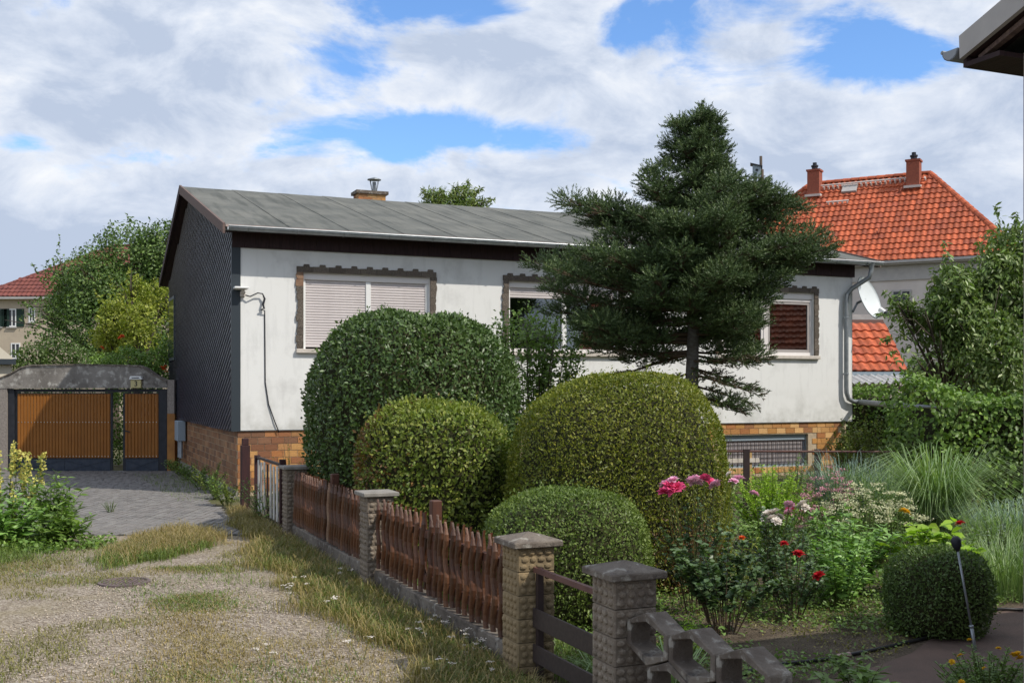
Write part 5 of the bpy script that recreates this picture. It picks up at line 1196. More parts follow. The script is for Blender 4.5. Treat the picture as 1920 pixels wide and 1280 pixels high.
# ------------------------------------------------------------------ slender shrub with upright stems by the middle window
def slender():
    Y = 19.3; T = empty('upright_shrub', (at(1000, 0, Y).x, Y, 0), 0, 'slender leafy shrub of upright stems between the dark dome and the fir', 'shrub'); r = np.random.default_rng(4); b = MB(); Ps, As = [], []
    for i in range(34):
        tpx = r.uniform(920, 1092); tpy = 560+abs(tpx-985)*.33+r.uniform(0, 75); e = at(tpx, tpy, Y+r.normal()*.25)-Vector(T.location); s = Vector((e.x*.35+r.normal()*.05, r.normal()*.12, 0)); c = s.lerp(e, .5); c.x = s.x+(e.x-s.x)*.28
        bz = lambda t: s*(1-t)**2+c*2*t*(1-t)+e*t*t
        b.tube([bz(t) for t in (0, .25, .5, .75, 1)], [.017, .014, .011, .007, .003], 5, False)
        n = 150
        for t in .36+.64*r.random(n)**.8:
            p = bz(t); q = p+Vector((r.normal()*.07, r.normal()*.07, r.normal()*.05))*(.4+.9*t); Ps.append(q); As.append((r.normal(), r.normal(), .5+r.normal()*.5))
        for k in range(4):
            p = bz(.45+.13*k); q = p+Vector((r.normal()*.14, r.normal()*.14, .22)); b.tube([p, q], [.005, .002], 3, False)
            for t in r.random(7): Ps.append(p.lerp(q, t)); As.append((r.normal(), r.normal(), .6))
    P_ = np.array(Ps); leaves('leaves', P_, np.array(As), nrmz(np.array([[0, -.3, 1.0]])+r.normal(size=P_.shape)*.6), r.uniform(.06, .10, len(P_)), .046, MT['lf_mid'], T); b.build('stems', MT['bark'], T)
slender()

# ------------------------------------------------------------------ trees and hedges behind
def lob(px, py, rp, Y, n, dy=0, fl=1.0):
    c = at(px, py, Y+dy); r_ = rp/FPX*Y; return (c.x, c.y, c.z, r_, r_*.9, r_*fl, n)
def spr(px0, py0, px1, py1, Y, n): return (tuple(at(px0, py0, Y)), tuple(at(px1, py1, Y)), n)
Y = 40
lobes_tree('broadleaf_tree', 'large dark green broadleaf tree in front of the beige house', (at(210, 0, Y).x, Y, 0), [lob(245, 500, 82, Y, 7350), lob(178, 545, 68, Y, 6300, -1), lob(128, 575, 55, Y, 4375, .5), lob(125, 620, 70, Y, 5250, -1), lob(210, 610, 88, Y, 7350, -1.5), lob(300, 475, 58, Y, 4550), lob(330, 520, 70, Y, 5250), lob(290, 580, 80, Y, 5950), lob(95, 600, 34, Y, 1225, -.5), lob(260, 660, 60, Y, 4375), lob(108, 520, 34, Y, 787)],
           .125, .62, MT['lf_tree'], seed=3, trunk_r=.32, sprigs=[spr(245, 440, 240, 403, Y, 26), spr(275, 440, 282, 410, Y, 22), spr(215, 450, 205, 418, Y, 22), spr(110, 480, 112, 440, Y, 26), spr(75, 520, 60, 492, Y, 20), spr(65, 575, 36, 570, Y, 26), spr(310, 440, 322, 415, Y, 20), spr(150, 490, 148, 462, Y, 18)], nfreq=1.1, gap=-.7, mat2=MT['lf_mid'])
Y = 33
lobes_tree('young_tree', 'yellow green young tree to the left of the slate gable', (at(255, 0, Y).x, Y, -.18), [lob(250, 560, 42, Y, 1950), lob(292, 600, 55, Y, 3150, -.4), lob(228, 615, 46, Y, 2250), lob(270, 650, 58, Y, 3300, -.5), lob(310, 560, 38, Y, 1500), lob(245, 530, 26, Y, 900), lob(200, 632, 28, Y, 900), lob(315, 640, 42, Y, 1950), lob(205, 585, 24, Y, 630)],
           .11, .5, MT['lf_yel'], seed=5, trunk_r=.1, nfreq=2.2, gap=-.4, sprigs=[spr(240, 530, 243, 503, Y, 22), spr(210, 590, 178, 545, Y, 40), spr(205, 632, 168, 620, Y, 26), spr(215, 545, 205, 512, Y, 20)])
Y = 36
lobes_tree('garden_hedge', 'dark hedge showing above the concrete arch at the left', (at(90, 0, Y).x, Y, -.18), [lob(60, 680, 40, Y, 1700), lob(110, 672, 45, Y, 1900), lob(150, 690, 40, Y, 1500), lob(30, 700, 40, Y, 1200), lob(100, 720, 60, Y, 2000), lob(200, 720, 60, Y, 2000)], .11, .55, MT['lf_e'], cat='hedge', seed=6, trunk=False, nfreq=2)
Y = 30.5
T = lobes_tree('trumpet_vine', 'leafy vine with orange flowers spilling over the right end of the arch', (at(290, 0, Y).x, Y, -.18), [lob(285, 690, 36, Y, 1500), lob(240, 680, 34, Y, 1200), lob(190, 690, 30, Y, 900), lob(318, 655, 26, Y, 800), lob(300, 725, 40, Y, 1300), lob(220, 770, 50, Y, 1400), lob(222, 830, 42, Y, 1000)], .10, .5, MT['lf_hedge'], cat='climber', seed=7, nfreq=2.5, trunk_r=.04)
for px, py in ((308, 692), (312, 697), (304, 689), (310, 687), (225, 633), (229, 630), (191, 652)):
    blossom('p_orange', .055, T, at(px, py, Y-1.1 if py > 680 else Y-1.9)-Vector(T.location), rb)
Y = 46
lobes_tree('willow_tree', 'light green tree top showing above the bungalow roof ridge', (at(850, 0, Y).x, Y, 0), [lob(872, 375, 27, Y, 900), lob(815, 376, 24, Y, 700), lob(845, 400, 50, Y, 1800), lob(902, 385, 16, Y, 250), lob(870, 440, 70, Y, 1800)], .22, .26, MT['lf_willow'], seed=9, trunk_r=.2, droop=.5, nfreq=1.6, gap=-.4, mat2=MT['lf_mid'], sprigs=[spr(870, 360, 878, 340, Y, 70), spr(885, 365, 902, 352, Y, 70), spr(905, 378, 927, 373, Y, 70), spr(795, 370, 795, 352, Y, 70), spr(830, 375, 828, 356, Y, 70), spr(850, 365, 858, 345, Y, 70)])
Y = 21
lobes_tree('cherry_tree', 'leafy cherry tree with drooping leaves at the right edge', (at(1770, 0, Y+1).x, Y+1, 0), [lob(1765, 650, 75, Y, 5100, -.3), lob(1855, 560, 72, Y, 3000, .3), lob(1905, 470, 55, Y, 1950, .3), lob(1705, 615, 52, Y, 2850), lob(1845, 680, 95, Y, 4500, -.4), lob(1790, 540, 46, Y, 1650), lob(1730, 690, 60, Y, 3600, -.5), lob(1935, 600, 90, Y, 3600), lob(1690, 580, 30, Y, 780), lob(1880, 505, 40, Y, 1050), lob(2000, 560, 120, Y, 3300), lob(1960, 700, 90, Y, 2250), lob(1820, 600, 60, Y, 2250), lob(1740, 600, 45, Y, 1650, -.5), lob(1780, 590, 60, Y, 1950)],
           .125, .36, MT['lf_cherry'], seed=12, trunk_r=.08, tp='o', droop=1.0, nfreq=2.4, gap=-.75, mat2=MT['lf_mid'], sprigs=[spr(1880, 440, 1866, 384, Y, 40), spr(1905, 425, 1905, 395, Y, 30), spr(1775, 520, 1772, 452, Y, 46), spr(1800, 520, 1835, 478, Y, 40), spr(1690, 575, 1655, 545, Y, 36), spr(1700, 600, 1645, 585, Y, 36), spr(1695, 630, 1648, 640, Y, 34), spr(1835, 500, 1860, 455, Y, 30), spr(1745, 560, 1750, 500, Y, 36), spr(1720, 640, 1662, 665, Y, 32)])
def boxhedge(name, label, x0, x1, y0, y1, z1, n, L, Wd, mat, seed, cat='hedge', tp='o', core=True, z0=0):
    T = empty(name, ((x0+x1)/2, (y0+y1)/2, 0), 0, label, cat); r = np.random.default_rng(seed); f = sinnoise(seed, 2.6); hx, hy = (x1-x0)/2, (y1-y0)/2
    d = r.uniform(-1, 1, (n, 3)); face = r.random(n); d[face < .5, 1] = -1; d[(face >= .5) & (face < .82), 2] = 1; d[(face >= .82) & (face < .93), 0] = -1; d[face >= .93, 0] = 1
    P_ = np.stack([d[:, 0]*hx, d[:, 1]*hy, z0+(d[:, 2]+1)/2*(z1-z0)], 1); nr = np.zeros((n, 3)); nr[face < .5, 1] = -1; nr[(face >= .5) & (face < .82), 2] = 1; nr[(face >= .82) & (face < .93), 0] = -1; nr[face >= .93, 0] = 1
    P_ += nr*(f(P_)*.13+r.normal(size=n)*.07)[:, None]; N_ = nrmz(nr+np.array([0, 0, .4])+r.normal(size=P_.shape)*.45); A = nrmz(r.normal(size=P_.shape)*.8+nr*.5+np.array([0, 0, -.5]))
    Lr = L*r.uniform(.6, 1.2, n); leaves('foliage', P_, A, N_, Lr, Lr*Wd, mat, T, tp)
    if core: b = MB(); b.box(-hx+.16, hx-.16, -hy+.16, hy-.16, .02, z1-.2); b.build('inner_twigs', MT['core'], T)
    return T
boxhedge('vine_hedge', 'thick bright vine covered hedge at the right edge of the garden', 6.1, 10.5, 16.0, 17.6, 1.88, 13000, .088, .6, MT['lf_hedge'], 3)
boxhedge('back_hedge', 'leafy hedge behind the grey drain pipe', 7.6, 12.2, 25.9, 27.0, 1.93, 8000, .09, .6, MT['lf_hedge'], 4)
boxhedge('dark_hedge', 'dark tall hedge beneath the cherry tree', 9.2, 16, 24.5, 25.8, 2.7, 4200, .14, .5, MT['lf_tree'], 5)
for i, (px, Y, rad, h, lab) in enumerate(((1630, 21.6, .62, 1.55, 'currant shrub nearest the brick corner of the bungalow'), (1700, 21.0, .66, 1.22, 'currant shrub in front of the pale tank'), (1590, 23.2, .4, 1.45, 'thin shrub leaning on the brick plinth at the right corner'), (1755, 20.0, .6, 1.1, 'currant shrub beside the vine hedge'))):
    herb('fruit_shrub', lab, 'shrub', at(px, 0, Y).x, Y, rad*1.15, h, 60, 70, .085, .55, MT['lf_hedge'] if i % 2 else MT['lf_b'], 'twig', 'fruit shrubs by the bungalow corner', 30+i, hmin=.55)
herb('bare_shoot', 'thin dark shoot rising past the drip edge of the white wall', 'shrub', at(1532, 0, 23.6).x, 23.6, .12, 1.45, 3, 14, .05, .5, MT['lf_e'], 'twig', None, 41)
herb('wall_shrub', 'shrub growing behind the rail before the basement window', 'shrub', at(1490, 0, 19.5).x, 19.5, .35, 1.05, 16, 34, .06, .5, MT['lf_mid'], 'twig', None, 42)
herb('wall_vine', 'wispy vine against the amber bricks by the dark dome', 'vine', at(545, 0, 19.6).x, 19.6, .4, 1.2, 12, 14, .055, .5, MT['lf_b'], 'twig', None, 43, hmin=.85)

# ------------------------------------------------------------------ garden plants
G_R = 'rose bushes in the garden'
def W(px, py, Y): return at(px, py, Y)
T, _ = herb('rose_bush', 'tall rose bush carrying pink and hot pink blooms before the golden dome', 'rose bush', 1.62, 9.75, .42, 1.10, 16, 42, .070, .70, MT['lf_rose'], 'twig', G_R, 51, hmin=.75, from_=.3)
for px, py, k, s in ((1250, 908, 'p_lpink', .055), (1262, 900, 'p_lpink', .05), (1266, 916, 'p_pink', .06), (1246, 922, 'p_pink', .055), (1257, 912, 'p_pink', .05), (1275, 911, 'p_pink', .045), (1301, 903, 'p_lpink', .055), (1308, 898, 'p_lpink', .045), (1322, 896, 'p_pink', .048), (1331, 903, 'p_pink', .05), (1341, 908, 'p_lpink', .05), (1384, 898, 'p_lpink', .055), (1376, 902, 'p_lpink', .04), (1367, 888, 'p_white', .03)):
    p = W(px, py, 9.6+rb.uniform(-.12, .12))-Vector(T.location); blossom(k, s, T, p, rb)
    b = MB(); b.tube([(p.x*.3, p.y*.3, .3), (p.x*.8, p.y*.8, p.z*.7), p], [.006, .004, .003], 4, False); b.build('stem', MT['greenstem'], T)
herb('rose_bush', 'broad dark leaved rose bush without blooms to the right of the grey pillar', 'rose bush', 1.72, 8.95, .50, .88, 34, 54, .088, .74, MT['lf_rose'], 'twig', G_R, 52, hmin=.62, from_=.38, ell=.8)
T, _ = herb('rose_bush', 'rose bush with single red blooms between the dark rose and the round bush', 'rose bush', 2.42, 9.5, .36, .80, 20, 44, .072, .70, MT['lf_rose'], 'twig', G_R, 53, hmin=.6, from_=.3)
for px, py, s in ((1470, 1019, .035), (1497, 1038, .042), (1535, 1079, .05)):
    p = W(px, py, 9.2)-Vector(T.location); blossom('p_red', s, T, p, rb); b = MB(); b.tube([(p.x*.4, p.y*.4, .2), p], .004, 4, False); b.build('stem', MT['greenstem'], T)
T, _ = herb('rose_bush', 'rose bush with white blooms and one pink bloom in front of the lime shrub', 'rose bush', 2.45, 10.4, .38, 1.0, 20, 46, .070, .68, MT['lf_rose'], 'twig', G_R, 54, hmin=.7, from_=.25)
for px, py, k, s in ((1440, 964, 'p_white', .05), (1452, 960, 'p_white', .045), (1448, 972, 'p_white', .05), (1462, 969, 'p_white', .05), (1436, 973, 'p_white', .04), (1456, 977, 'p_white', .04), (1480, 946, 'p_lpink', .045), (1481, 954, 'p_pink', .04), (1478, 960, 'p_lpink', .04), (1504, 946, 'p_white', .055), (1509, 951, 'p_white', .04), (1414, 925, 'p_lpink', .035)):
    p = W(px, py, 10.25+rb.uniform(-.1, .1))-Vector(T.location); blossom(k, s, T, p, rb)
    b = MB(); b.tube([(p.x*.3, p.y*.3, .3), p], .004, 4, False); b.build('stem', MT['greenstem'], T)
herb('lime_shrub', 'bright lime green feathery shrub behind the pink roses', 'shrub', 3.22, 13.6, .56, 1.10, 90, 90, .075, .34, MT['lf_bright'], 'greenstem', None, 55, hmin=.7, tp='d')
herb('low_shrub', 'dark green low plant in front of the lime shrub', 'plant', 2.85, 12.0, .5, .80, 36, 48, .08, .5, MT['lf_mid'], 'greenstem', None, 56)
def sedum(label, x, y, rad, h, kind, seed, n):
    T, tips = herb('sedum', label, 'sedum', x, y, rad, h, n, 10, .055, .6, MT['lf_mid'], 'greenstem', 'sedum clumps', seed, hmin=.72, from_=.4); r = np.random.default_rng(seed)
    P_ = np.concatenate([np.array(t)+np.array([0, 0, .01])+np.stack([r.normal(size=26)*.03, r.normal(size=26)*.03, r.normal(size=26)*.008], 1) for t in tips]); nn = nrmz(np.array([[0, 0, 1.0]])+r.normal(size=P_.shape)*.4)
    leaves('flower_heads', P_, r.normal(size=P_.shape), nn, .022, .018, MT[kind], T)
sedum('sedum clump with dusty pink flower heads by the dark fence post', 3.88, 13.3, .36, 1.08, 'p_sedump', 61, 40)
sedum('broad sedum clump with cream flower heads in front of the tall grass', 4.02, 12.3, .58, .95, 'p_sedum', 62, 105)
sedum('small sedum clump with pink cream heads below the dark fence post', 3.45, 12.7, .2, .78, 'p_sedump', 63, 14)
def tuft(name, label, cat, x, y, n, h, rad, mat, bend=.5, lean=.3, w=.010, seed=1, group=None):
    T = empty(name, (x, y, 0), 0, label, cat, group); r = np.random.default_rng(seed); a = r.uniform(0, 2*np.pi, n); q = rad*np.sqrt(r.random(n)); P_ = np.stack([np.cos(a)*q, np.sin(a)*q, np.zeros(n)], 1)
    blades('blades', P_, h*r.uniform(.55, 1.1, n), w, lean*r.uniform(.3, 1.4, n), bend*r.uniform(.3, 1.3, n), MT[mat], T, az=a+r.normal(size=n)*.6); return T
G_G = 'ornamental grasses in the garden'
tuft('ornamental_grass', 'tall arching green ornamental grass in front of the vine hedge', 'ornamental grass', 5.1, 13.2, 900, 1.55, .22, 'gr_misc', .62, .24, .013, 71, G_G)
tuft('ornamental_grass', 'blue grey grass tuft behind the pink sedum', 'ornamental grass', 4.55, 14.8, 700, 1.25, .35, 'gr_blue', .35, .3, .009, 72, G_G)
tuft('ornamental_grass', 'mid height green grass between blue tuft and arching grass', 'ornamental grass', 5.0, 14.6, 700, 1.1, .4, 'gr_misc', .45, .3, .010, 73, G_G)
tuft('ornamental_grass', 'pale silvery grass at the right edge before the hedge', 'ornamental grass', 5.75, 12.6, 800, .85, .45, 'gr_blue', .5, .4, .009, 74, G_G)
tuft('ornamental_grass', 'thin green grass clump right of the arching grass', 'ornamental grass', 5.45, 12.0, 900, .78, .5, 'gr_misc', .4, .35, .008, 75, G_G)
tuft('ornamental_grass', 'low green grass above the round dark bush at the right edge', 'ornamental grass', 4.75, 10.6, 800, .66, .45, 'gr_misc', .4, .4, .007, 76, G_G)
herb('wild_shrub', 'pale reddish seedhead shrub under the vine hedge', 'shrub', 6.1, 15.0, .5, 1.15, 24, 26, .07, .4, MT['gr_olive'], 'twig', None, 77)
herb('silver_herb', 'silvery leaved herb clump at the right edge of the garden', 'herb', 5.0, 11.4, .4, .8, 30, 30, .06, .3, MT['lf_silver'], 'greenstem', None, 78)
herb('peony', 'lush green peony clump behind the red roses', 'peony', 3.2, 10.6, .58, .90, 56, 36, .13, .34, MT['lf_peony'], 'greenstem', None, 81, hmin=.6, aup=.2)
herb('peony', 'second smaller peony clump between the white roses and round bush', 'peony', 2.95, 9.95, .40, .70, 30, 34, .11, .36, MT['lf_peony'], 'greenstem', None, 82, hmin=.6, aup=.2)
T, _ = herb('bright_leaved_plant', 'large bright leaved plant above the round dark bush', 'plant', 3.98, 10.35, .46, .80, 34, 10, .19, .72, MT['lf_bright'], 'greenstem', None, 83, hmin=.7, from_=.6, aup=.05, ell=.7)
T, _ = herb('marigold', 'leafy plant with one yellow bloom beside the sedum', 'flower', 3.95, 11.2, .2, .95, 10, 20, .08, .4, MT['lf_mid'], 'greenstem', None, 84)
blossom('p_yel', .05, T, W(1696, 959, 11.0)-Vector(T.location), rb)
T, _ = herb('dahlia', 'small leafy plant with a dark red bloom by the bright leaves', 'flower', 4.45, 10.9, .2, .78, 8, 18, .09, .4, MT['lf_mid'], 'greenstem', None, 85)
blossom('p_red', .04, T, W(1800, 981, 10.7)-Vector(T.location), rb)
T, _ = herb('day_lily', 'yellowish leaved plant with an orange bloom among the roses', 'flower', 2.1, 9.9, .2, .78, 12, 16, .10, .2, MT['lf_yel'], 'greenstem', None, 86, tp='d')
blossom('p_orange', .03, T, W(1391, 1008, 9.7)-Vector(T.location), rb)
herb('broad_leaf_plant', 'foreground green plant with broad leaves on the path at the bottom edge', 'plant', 2.2, 6.95, .36, .36, 20, 16, .13, .36, MT['lf_mid'], 'greenstem', None, 87, hmin=.5, aup=.1)
T, tips = herb('yellow_flower_plant', 'fine leaved plant with yellow blooms in the lower right corner', 'flower', 2.86, 6.62, .32, .46, 90, 46, .055, .34, MT['lf_mid'], 'greenstem', None, 88, hmin=.5, tp='d')
for px, py, s in ((1903, 1228, .028), (1914, 1234, .026), (1908, 1225, .022), (1818, 1199, .016), (1800, 1228, .018), (1785, 1240, .016), (1803, 1278, .016), (1872, 1215, .014), (1845, 1252, .014)): blossom('p_yel', s, T, W(px, py, 6.45)-Vector(T.location), rb)
tuft('strap_leaf_plant', 'arching strap leaved tuft behind the grey pillar', 'plant', 1.05, 7.1, 90, .42, .12, 'gr_misc', .7, .4, .014, 89)
tuft('strap_leaf_plant', 'green strap leaved tuft behind the dark rail gate', 'plant', .62, 7.2, 80, .34, .1, 'gr_misc', .7, .4, .014, 90)
herb('weedy_herb', 'light green leafy herb between the grey pillar and the dark rose', 'herb', 1.18, 7.75, .26, .55, 22, 24, .07, .3, MT['lf_bright'], 'greenstem', None, 91)
herb('weedy_herb', 'tangled green herb behind the rail gate under the small clipped bush', 'herb', .75, 8.1, .4, .35, 24, 20, .06, .3, MT['lf_mid'], 'greenstem', None, 92)
# low ground cover on the soil
def cover(name, label, pts, n, L, Wd, mat, zmax, seed, cat='ground cover', mask=None):
    r = np.random.default_rng(seed); x0, x1, y0, y1 = pts; P_ = np.stack([r.uniform(x0, x1, n), r.uniform(y0, y1, n), np.zeros(n)], 1); f = sinnoise(seed, 2.5)
    ok = f(P_)+r.normal(size=n)*.3 > -.45
    if mask: ok &= np.array([mask(x, y) for x, y, _ in P_])
    P_ = P_[ok]; P_[:, 2] = gz(P_[:, 0], P_[:, 1])+r.random(len(P_))**2*zmax+.008
    A = r.normal(size=P_.shape); A[:, 2] = np.abs(A[:, 2])*.6; N_ = nrmz(np.array([[0, 0, 1.0]])+r.normal(size=P_.shape)*.4); Lr = L*r.uniform(.5, 1.3, len(P_))
    return tag(leaves(name, P_, A, N_, Lr, Lr*Wd, mat), label, cat, kind='stuff')
gmask = lambda x, y: x > fence_x(y)+.2 and x < 8
path_edge = lambda x, y: y > np.interp(x, [1.0, 1.7, 2.35, 3.0, 3.6, 4.6], [7.05, 7.25, 7.7, 8.35, 9.3, 10.1])
cover('creeping_weeds', 'low creeping green weeds over the dark garden soil', (-1, 6, 7, 13), 52000, .040, .55, MT['lf_mid'], .10, 93, mask=lambda x, y: gmask(x, y) and path_edge(x, y))
cover('fallen_leaves', 'dry yellowish litter scattered over the garden soil', (.6, 6, 7, 12), 22000, .028, .5, MT['gr_olive'], .02, 94, 'leaf litter', mask=lambda x, y: gmask(x, y) and path_edge(x, y))
cover('back_garden_greens', 'mixed green plants filling the ground before the bungalow', (-2.2, 7.5, 12.5, 21.5), 26000, .075, .5, MT['lf_mid'], .42, 95, mask=lambda x, y: gmask(x, y) and (x-A0.x)*D2.x+(y-A0.y)*D2.y < -.15)
# ------------------------------------------------------------------ along the drive
G_M = 'tall yellow flowering plants beside the drive'
def mullein(label, x, y, h, ns, seed):
    T, tips = herb('mullein', label, 'flowering plant', x, y, .27, h, ns, 30, .12, .26, MT['lf_mid'], 'greenstem', G_M, seed, hmin=.62, from_=.08, big_low=.5, aup=.35, lean=.75); r = np.random.default_rng(seed+1)
    for t in tips:
        P_ = np.array(t)+np.stack([r.normal(size=60)*.016, r.normal(size=60)*.016, r.uniform(-.36, .08, 60)], 1); leaves('flower_spike', P_, r.normal(size=P_.shape), r.normal(size=P_.shape), .038, .034, MT['p_pale'], T, 'o')
mullein('tallest yellow flower spikes at the left frame edge', -6.86, 14.9, 1.52, 9, 101)
mullein('yellow flower spikes right beside the wide brown gate', -6.52, 14.8, 1.36, 8, 102)
mullein('short yellow flower spikes in front at the left edge', -6.55, 13.9, 1.0, 6, 103)
for i, (x, y, h, rad, lab) in enumerate(((-6.08, 14.5, .98, .46, 'lush broad leaved weed with long leaves reaching over the paving'), (-6.35, 13.8, .85, .45, 'leafy green weed at the left edge in front of the spikes'), (-5.72, 13.9, .56, .46, 'leafy weed close to the edge of the paving'), (-6.6, 13.2, .5, .4, 'low leafy weed at the left frame edge'))):
    herb('tall_weed', lab, 'weed', x, y, rad, h, 30, 26, .21, .25, MT['lf_peony'] if i % 2 else MT['lf_hedge'], 'greenstem', 'leafy weeds on the left side of the drive', 110+i, hmin=.5, aup=.15)
cover('ivy_mat', 'bright green creeping mat at the foot of the weeds on the left', (-6.9, -5.05, 12.6, 14.9), 7000, .055, .8, MT['lf_hedge'], .12, 120, mask=lambda x, y: y > 12.9+(x+5.05)*-.35 and y < 14.8-(x+6.9)*.35)
for i, (t, h, rad) in enumerate(((11.75, .55, .3), (12.7, .75, .38), (13.7, .5, .35), (14.9, .55, .35), (16.2, .4, .3), (17.6, .35, .3), (19, .35, .3), (10.6, .5, .28))):
    p = house_pt(-.45, (t-11.4)*1.0-1.2+.4); herb('wall_weed', ('tallest' if i == 1 else ['first', '', 'third', 'fourth', 'fifth', 'sixth', 'farthest', 'nearest'][i])+' leafy weed in the row along the gable plinth', 'weed', p.x, p.y, rad, h, 20, 24, .06, .5, MT['lf_b'] if i % 2 else MT['lf_mid'], 'greenstem', 'weeds along the gable plinth', 130+i)
herb('gate_vine', 'climbing weed tangled in the small garden gate', 'vine', fence_pt(9.3).x, fence_pt(9.3).y, .55, .85, 26, 26, .06, .5, MT['lf_mid'], 'greenstem', None, 140)
herb('driveway_weed', 'small pale weed growing between the pavers of the drive', 'weed', *gp(208, 962), .16, .26, 12, 12, .045, .25, MT['lf_silver'], 'greenstem', None, 141)
# grasses on the gravel
def grass(name, label, n, sampler, hr, mat, seed, lean=.5, bend=.5, w=.006):
    r = np.random.default_rng(seed); P_ = sampler(r, n); P_ = np.column_stack([P_, gz(P_[:, 0], P_[:, 1])+.004]); h = r.uniform(*hr, len(P_))
    o = blades(name, P_, h, w*(.7+.6*r.random(len(P_))), lean*r.uniform(.2, 1.5, len(P_)), bend*r.uniform(.2, 1.4, len(P_)), MT[mat]); return tag(o, label, 'grass', kind='stuff')
def strip(wmax, y0, y1, pw=1.6):
    def f(r, n):
        y = y0+(y1-y0)*r.random(n)**1.25; q = (r.random(n)**pw+np.abs(r.normal(size=n))*.10)*wmax*(1+.18*np.sin(y*2.1)+.15*np.sin(y*5.3))*np.interp(y, [6, 8, 11, 14, 16, 17], [.8, .75, 1.1, .75, .5, .45]); return np.stack([fence_x(y)-.10-q, y], 1)
    return f
def ell(cx_, cy_, rx, ry):
    def f(r, n):
        a = r.uniform(0, 2*np.pi, n); q = np.clip(r.random(n)**.6*.9+r.normal(size=n)*.13, 0, 1.4); q = q*(1+.15*np.sin(3*a+1)+.1*np.sin(7*a)); return np.stack([cx_+np.cos(a)*q*rx, cy_+np.sin(a)*q*ry], 1)
    return f
grass('dry_grass', 'dry straw coloured grass strip along the foot of the picket fence', 11000, strip(.80, 6.0, 17.5), (.05, .21), 'gr_dry', 151)
grass('olive_grass', 'olive grass mixed in the strip along the picket fence', 13000, strip(.74, 5.2, 16.5, 1.3), (.05, .18), 'gr_olive', 152)
grass('green_grass', 'green grass at the foot of the kerb and ochre pillar', 12000, strip(.6, 5.2, 14, 1.2), (.05, .17), 'gr_green', 153)
grass('drive_grass', 'tan grass patch in the middle of the drive before the paving', 9000, ell(-4.36, 13.9, .56, 1.45), (.05, .20), 'gr_dry', 154)
grass('drive_green_grass', 'green grass within the patch in the middle of the drive', 6500, ell(-4.36, 13.3, .55, 1.15), (.04, .15), 'gr_green', 155)
grass('left_grass', 'short green grass at the left edge of the gravel', 9000, ell(-6.45, 12.5, .8, 1.3), (.03, .12), 'gr_green', 156)
def sparse(seed):
    f = sinnoise(seed, 1.5); g = sinnoise(seed+1, 4.5)
    def s(r, n):
        P_ = np.stack([r.uniform(-6.4, 1.2, n*5), 5.6+8.6*r.random(n*5)**1.3, np.zeros(n*5)], 1); ok = (P_[:, 0] < fence_x(P_[:, 1])-.15) & (f(P_)+.7*g(P_)+r.normal(size=n*5)*.4 > .62); return P_[ok][:n, :2]
    return s
grass('sparse_grass', 'sparse worn olive grass growing through the gravel', 30000, sparse(161), (.012, .05), 'gr_olive', 161, .9, .5, .006)
grass('sparse_green_grass', 'scattered green tufts growing through the gravel', 11000, sparse(171), (.015, .06), 'gr_green', 162, .9, .5, .006)
grass('sparse_dry_grass', 'scattered straw coloured tufts on the gravel', 22000, sparse(181), (.012, .05), 'gr_dry', 163, .9, .5, .006)
def mid_strip(seed):
    f = sinnoise(seed, 2.6)
    def s(r, n):
        y = 6.6+5.6*r.random(n*4); P_ = np.stack([np.interp(y, [7.44, 11.97], [-2.05, -3.65])+r.normal(size=n*4)*.26, y, np.zeros(n*4)], 1); ok = f(P_)+r.normal(size=n*4)*.3 > .35; return P_[ok][:n, :2]
    return s
grass('mid_drive_grass', 'worn strip of dry grass down the middle of the gravel drive', 5500, mid_strip(191), (.012, .045), 'gr_dry', 191, .8, .5, .006)
grass('mid_drive_tufts', 'green tufts in the worn strip down the middle of the gravel', 3800, mid_strip(192), (.012, .045), 'gr_green', 192, .8, .5, .006)
grass('paving_weeds', 'thin weeds growing in the paving joints', 1800, lambda r, n: np.stack([wall_x(np.linspace(19, 27, n))-.15-r.random(n)**2*1.2, np.linspace(19, 27, n)], 1), (.03, .12), 'gr_green', 164)
grass('garden_grass', 'grass in the garden behind the picket fence', 6000, lambda r, n: (lambda y: np.stack([fence_x(y)+.15+r.random(n)*.6, y], 1))(r.uniform(7, 16, n)), (.05, .25), 'gr_green', 165)
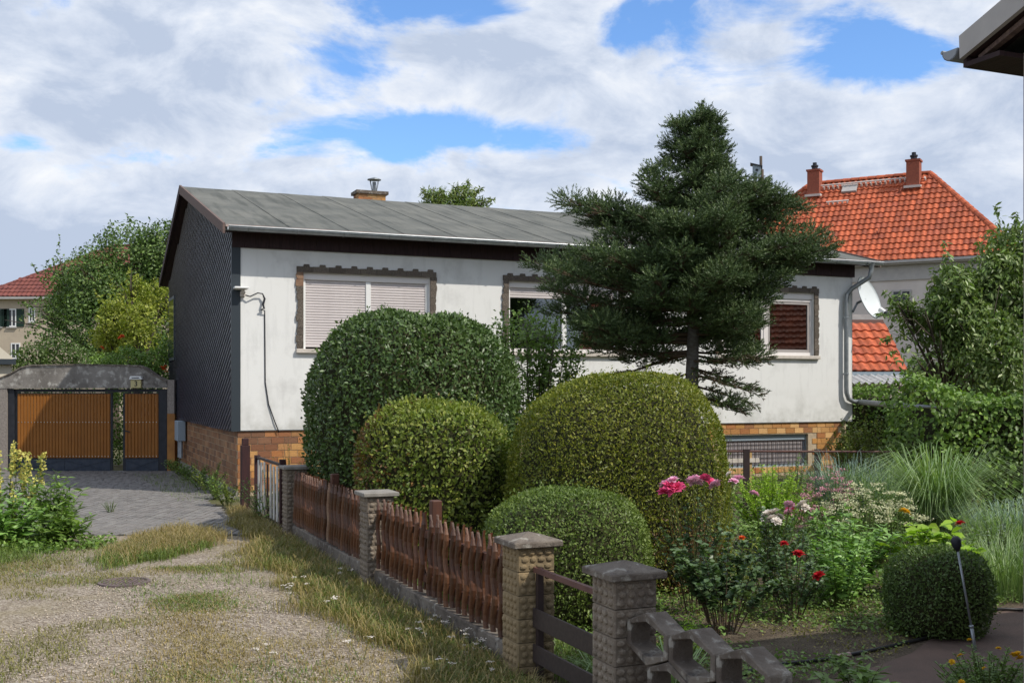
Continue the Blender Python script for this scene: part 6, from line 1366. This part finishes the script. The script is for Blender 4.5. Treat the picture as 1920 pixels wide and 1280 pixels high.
def pebbles():
    r = np.random.default_rng(9); n = 17000; x = r.uniform(-4.2, 1, n); y = 5.8+5.5*r.random(n)**1.4; ok = x < fence_x(y)-.3; x, y = x[ok], y[ok]; n = len(x); s = r.uniform(.004, .014, n)
    T = np.array([(1, 0, 0), (0, 1, 0), (-1, 0, 0), (0, -1, 0), (0, 0, .8), (0, 0, -.5)]); F = np.array([(0, 1, 4), (1, 2, 4), (2, 3, 4), (3, 0, 4), (1, 0, 5), (2, 1, 5), (3, 2, 5), (0, 3, 5)]); a = r.uniform(0, 6.28, n); c, d = np.cos(a), np.sin(a)
    V = T[None]*s[:, None, None]*r.uniform(.7, 1.3, (n, 1, 3)); V = np.stack([V[..., 0]*c[:, None]-V[..., 1]*d[:, None], V[..., 0]*d[:, None]+V[..., 1]*c[:, None], V[..., 2]], 2)+np.stack([x, y, np.full(n, .009)], 1)[:, None]
    Fa = (F[None]+(np.arange(n)*6)[:, None, None]).reshape(-1, 3); tag(obj('gravel_stones', np_mesh('gravel_stones', V.reshape(-1, 3), Fa, M('gravel_stone', (.42, .36, .29), (.3, .25, .2), s=40, rough=.9, isl=.4), True)), 'loose pale stones lying on the gravel drive', 'gravel', kind='stuff')
pebbles()
# yarrow
for i, (px, py, n) in enumerate(((905, 1180, 5), (870, 1195, 6), (835, 1150, 4), (545, 1098, 5), (640, 1118, 4), (560, 1080, 3), (680, 1203, 3), (500, 1224, 3), (880, 1205, 5), (790, 1172, 4), (930, 1245, 3), (820, 1255, 3), (850, 1165, 4), (650, 1060, 4), (900, 1215, 4))):
    Yg = 2*FPX/(py+35-HZ); x = (px-960)/FPX*Yg; T, tips = herb('yarrow', 'small yarrow with white flower heads in the grass strip', 'wildflower', x, Yg, .14, .22, n, 6, .03, .3, MT['lf_mid'], 'greenstem', 'yarrow plants in the grass by the fence', 200+i, tp='d', sr=.003); r = np.random.default_rng(i)
    for t in tips:
        q = 16; P_ = np.array(t)+np.stack([r.normal(size=q)*.013, r.normal(size=q)*.013, r.normal(size=q)*.003], 1); leaves('flower_head', P_, r.normal(size=P_.shape)*np.array([1, 1, .2]), nrmz(np.array([[0, -.2, 1.0]])+r.normal(size=P_.shape)*.2), .014, .013, MT['p_white'], T)
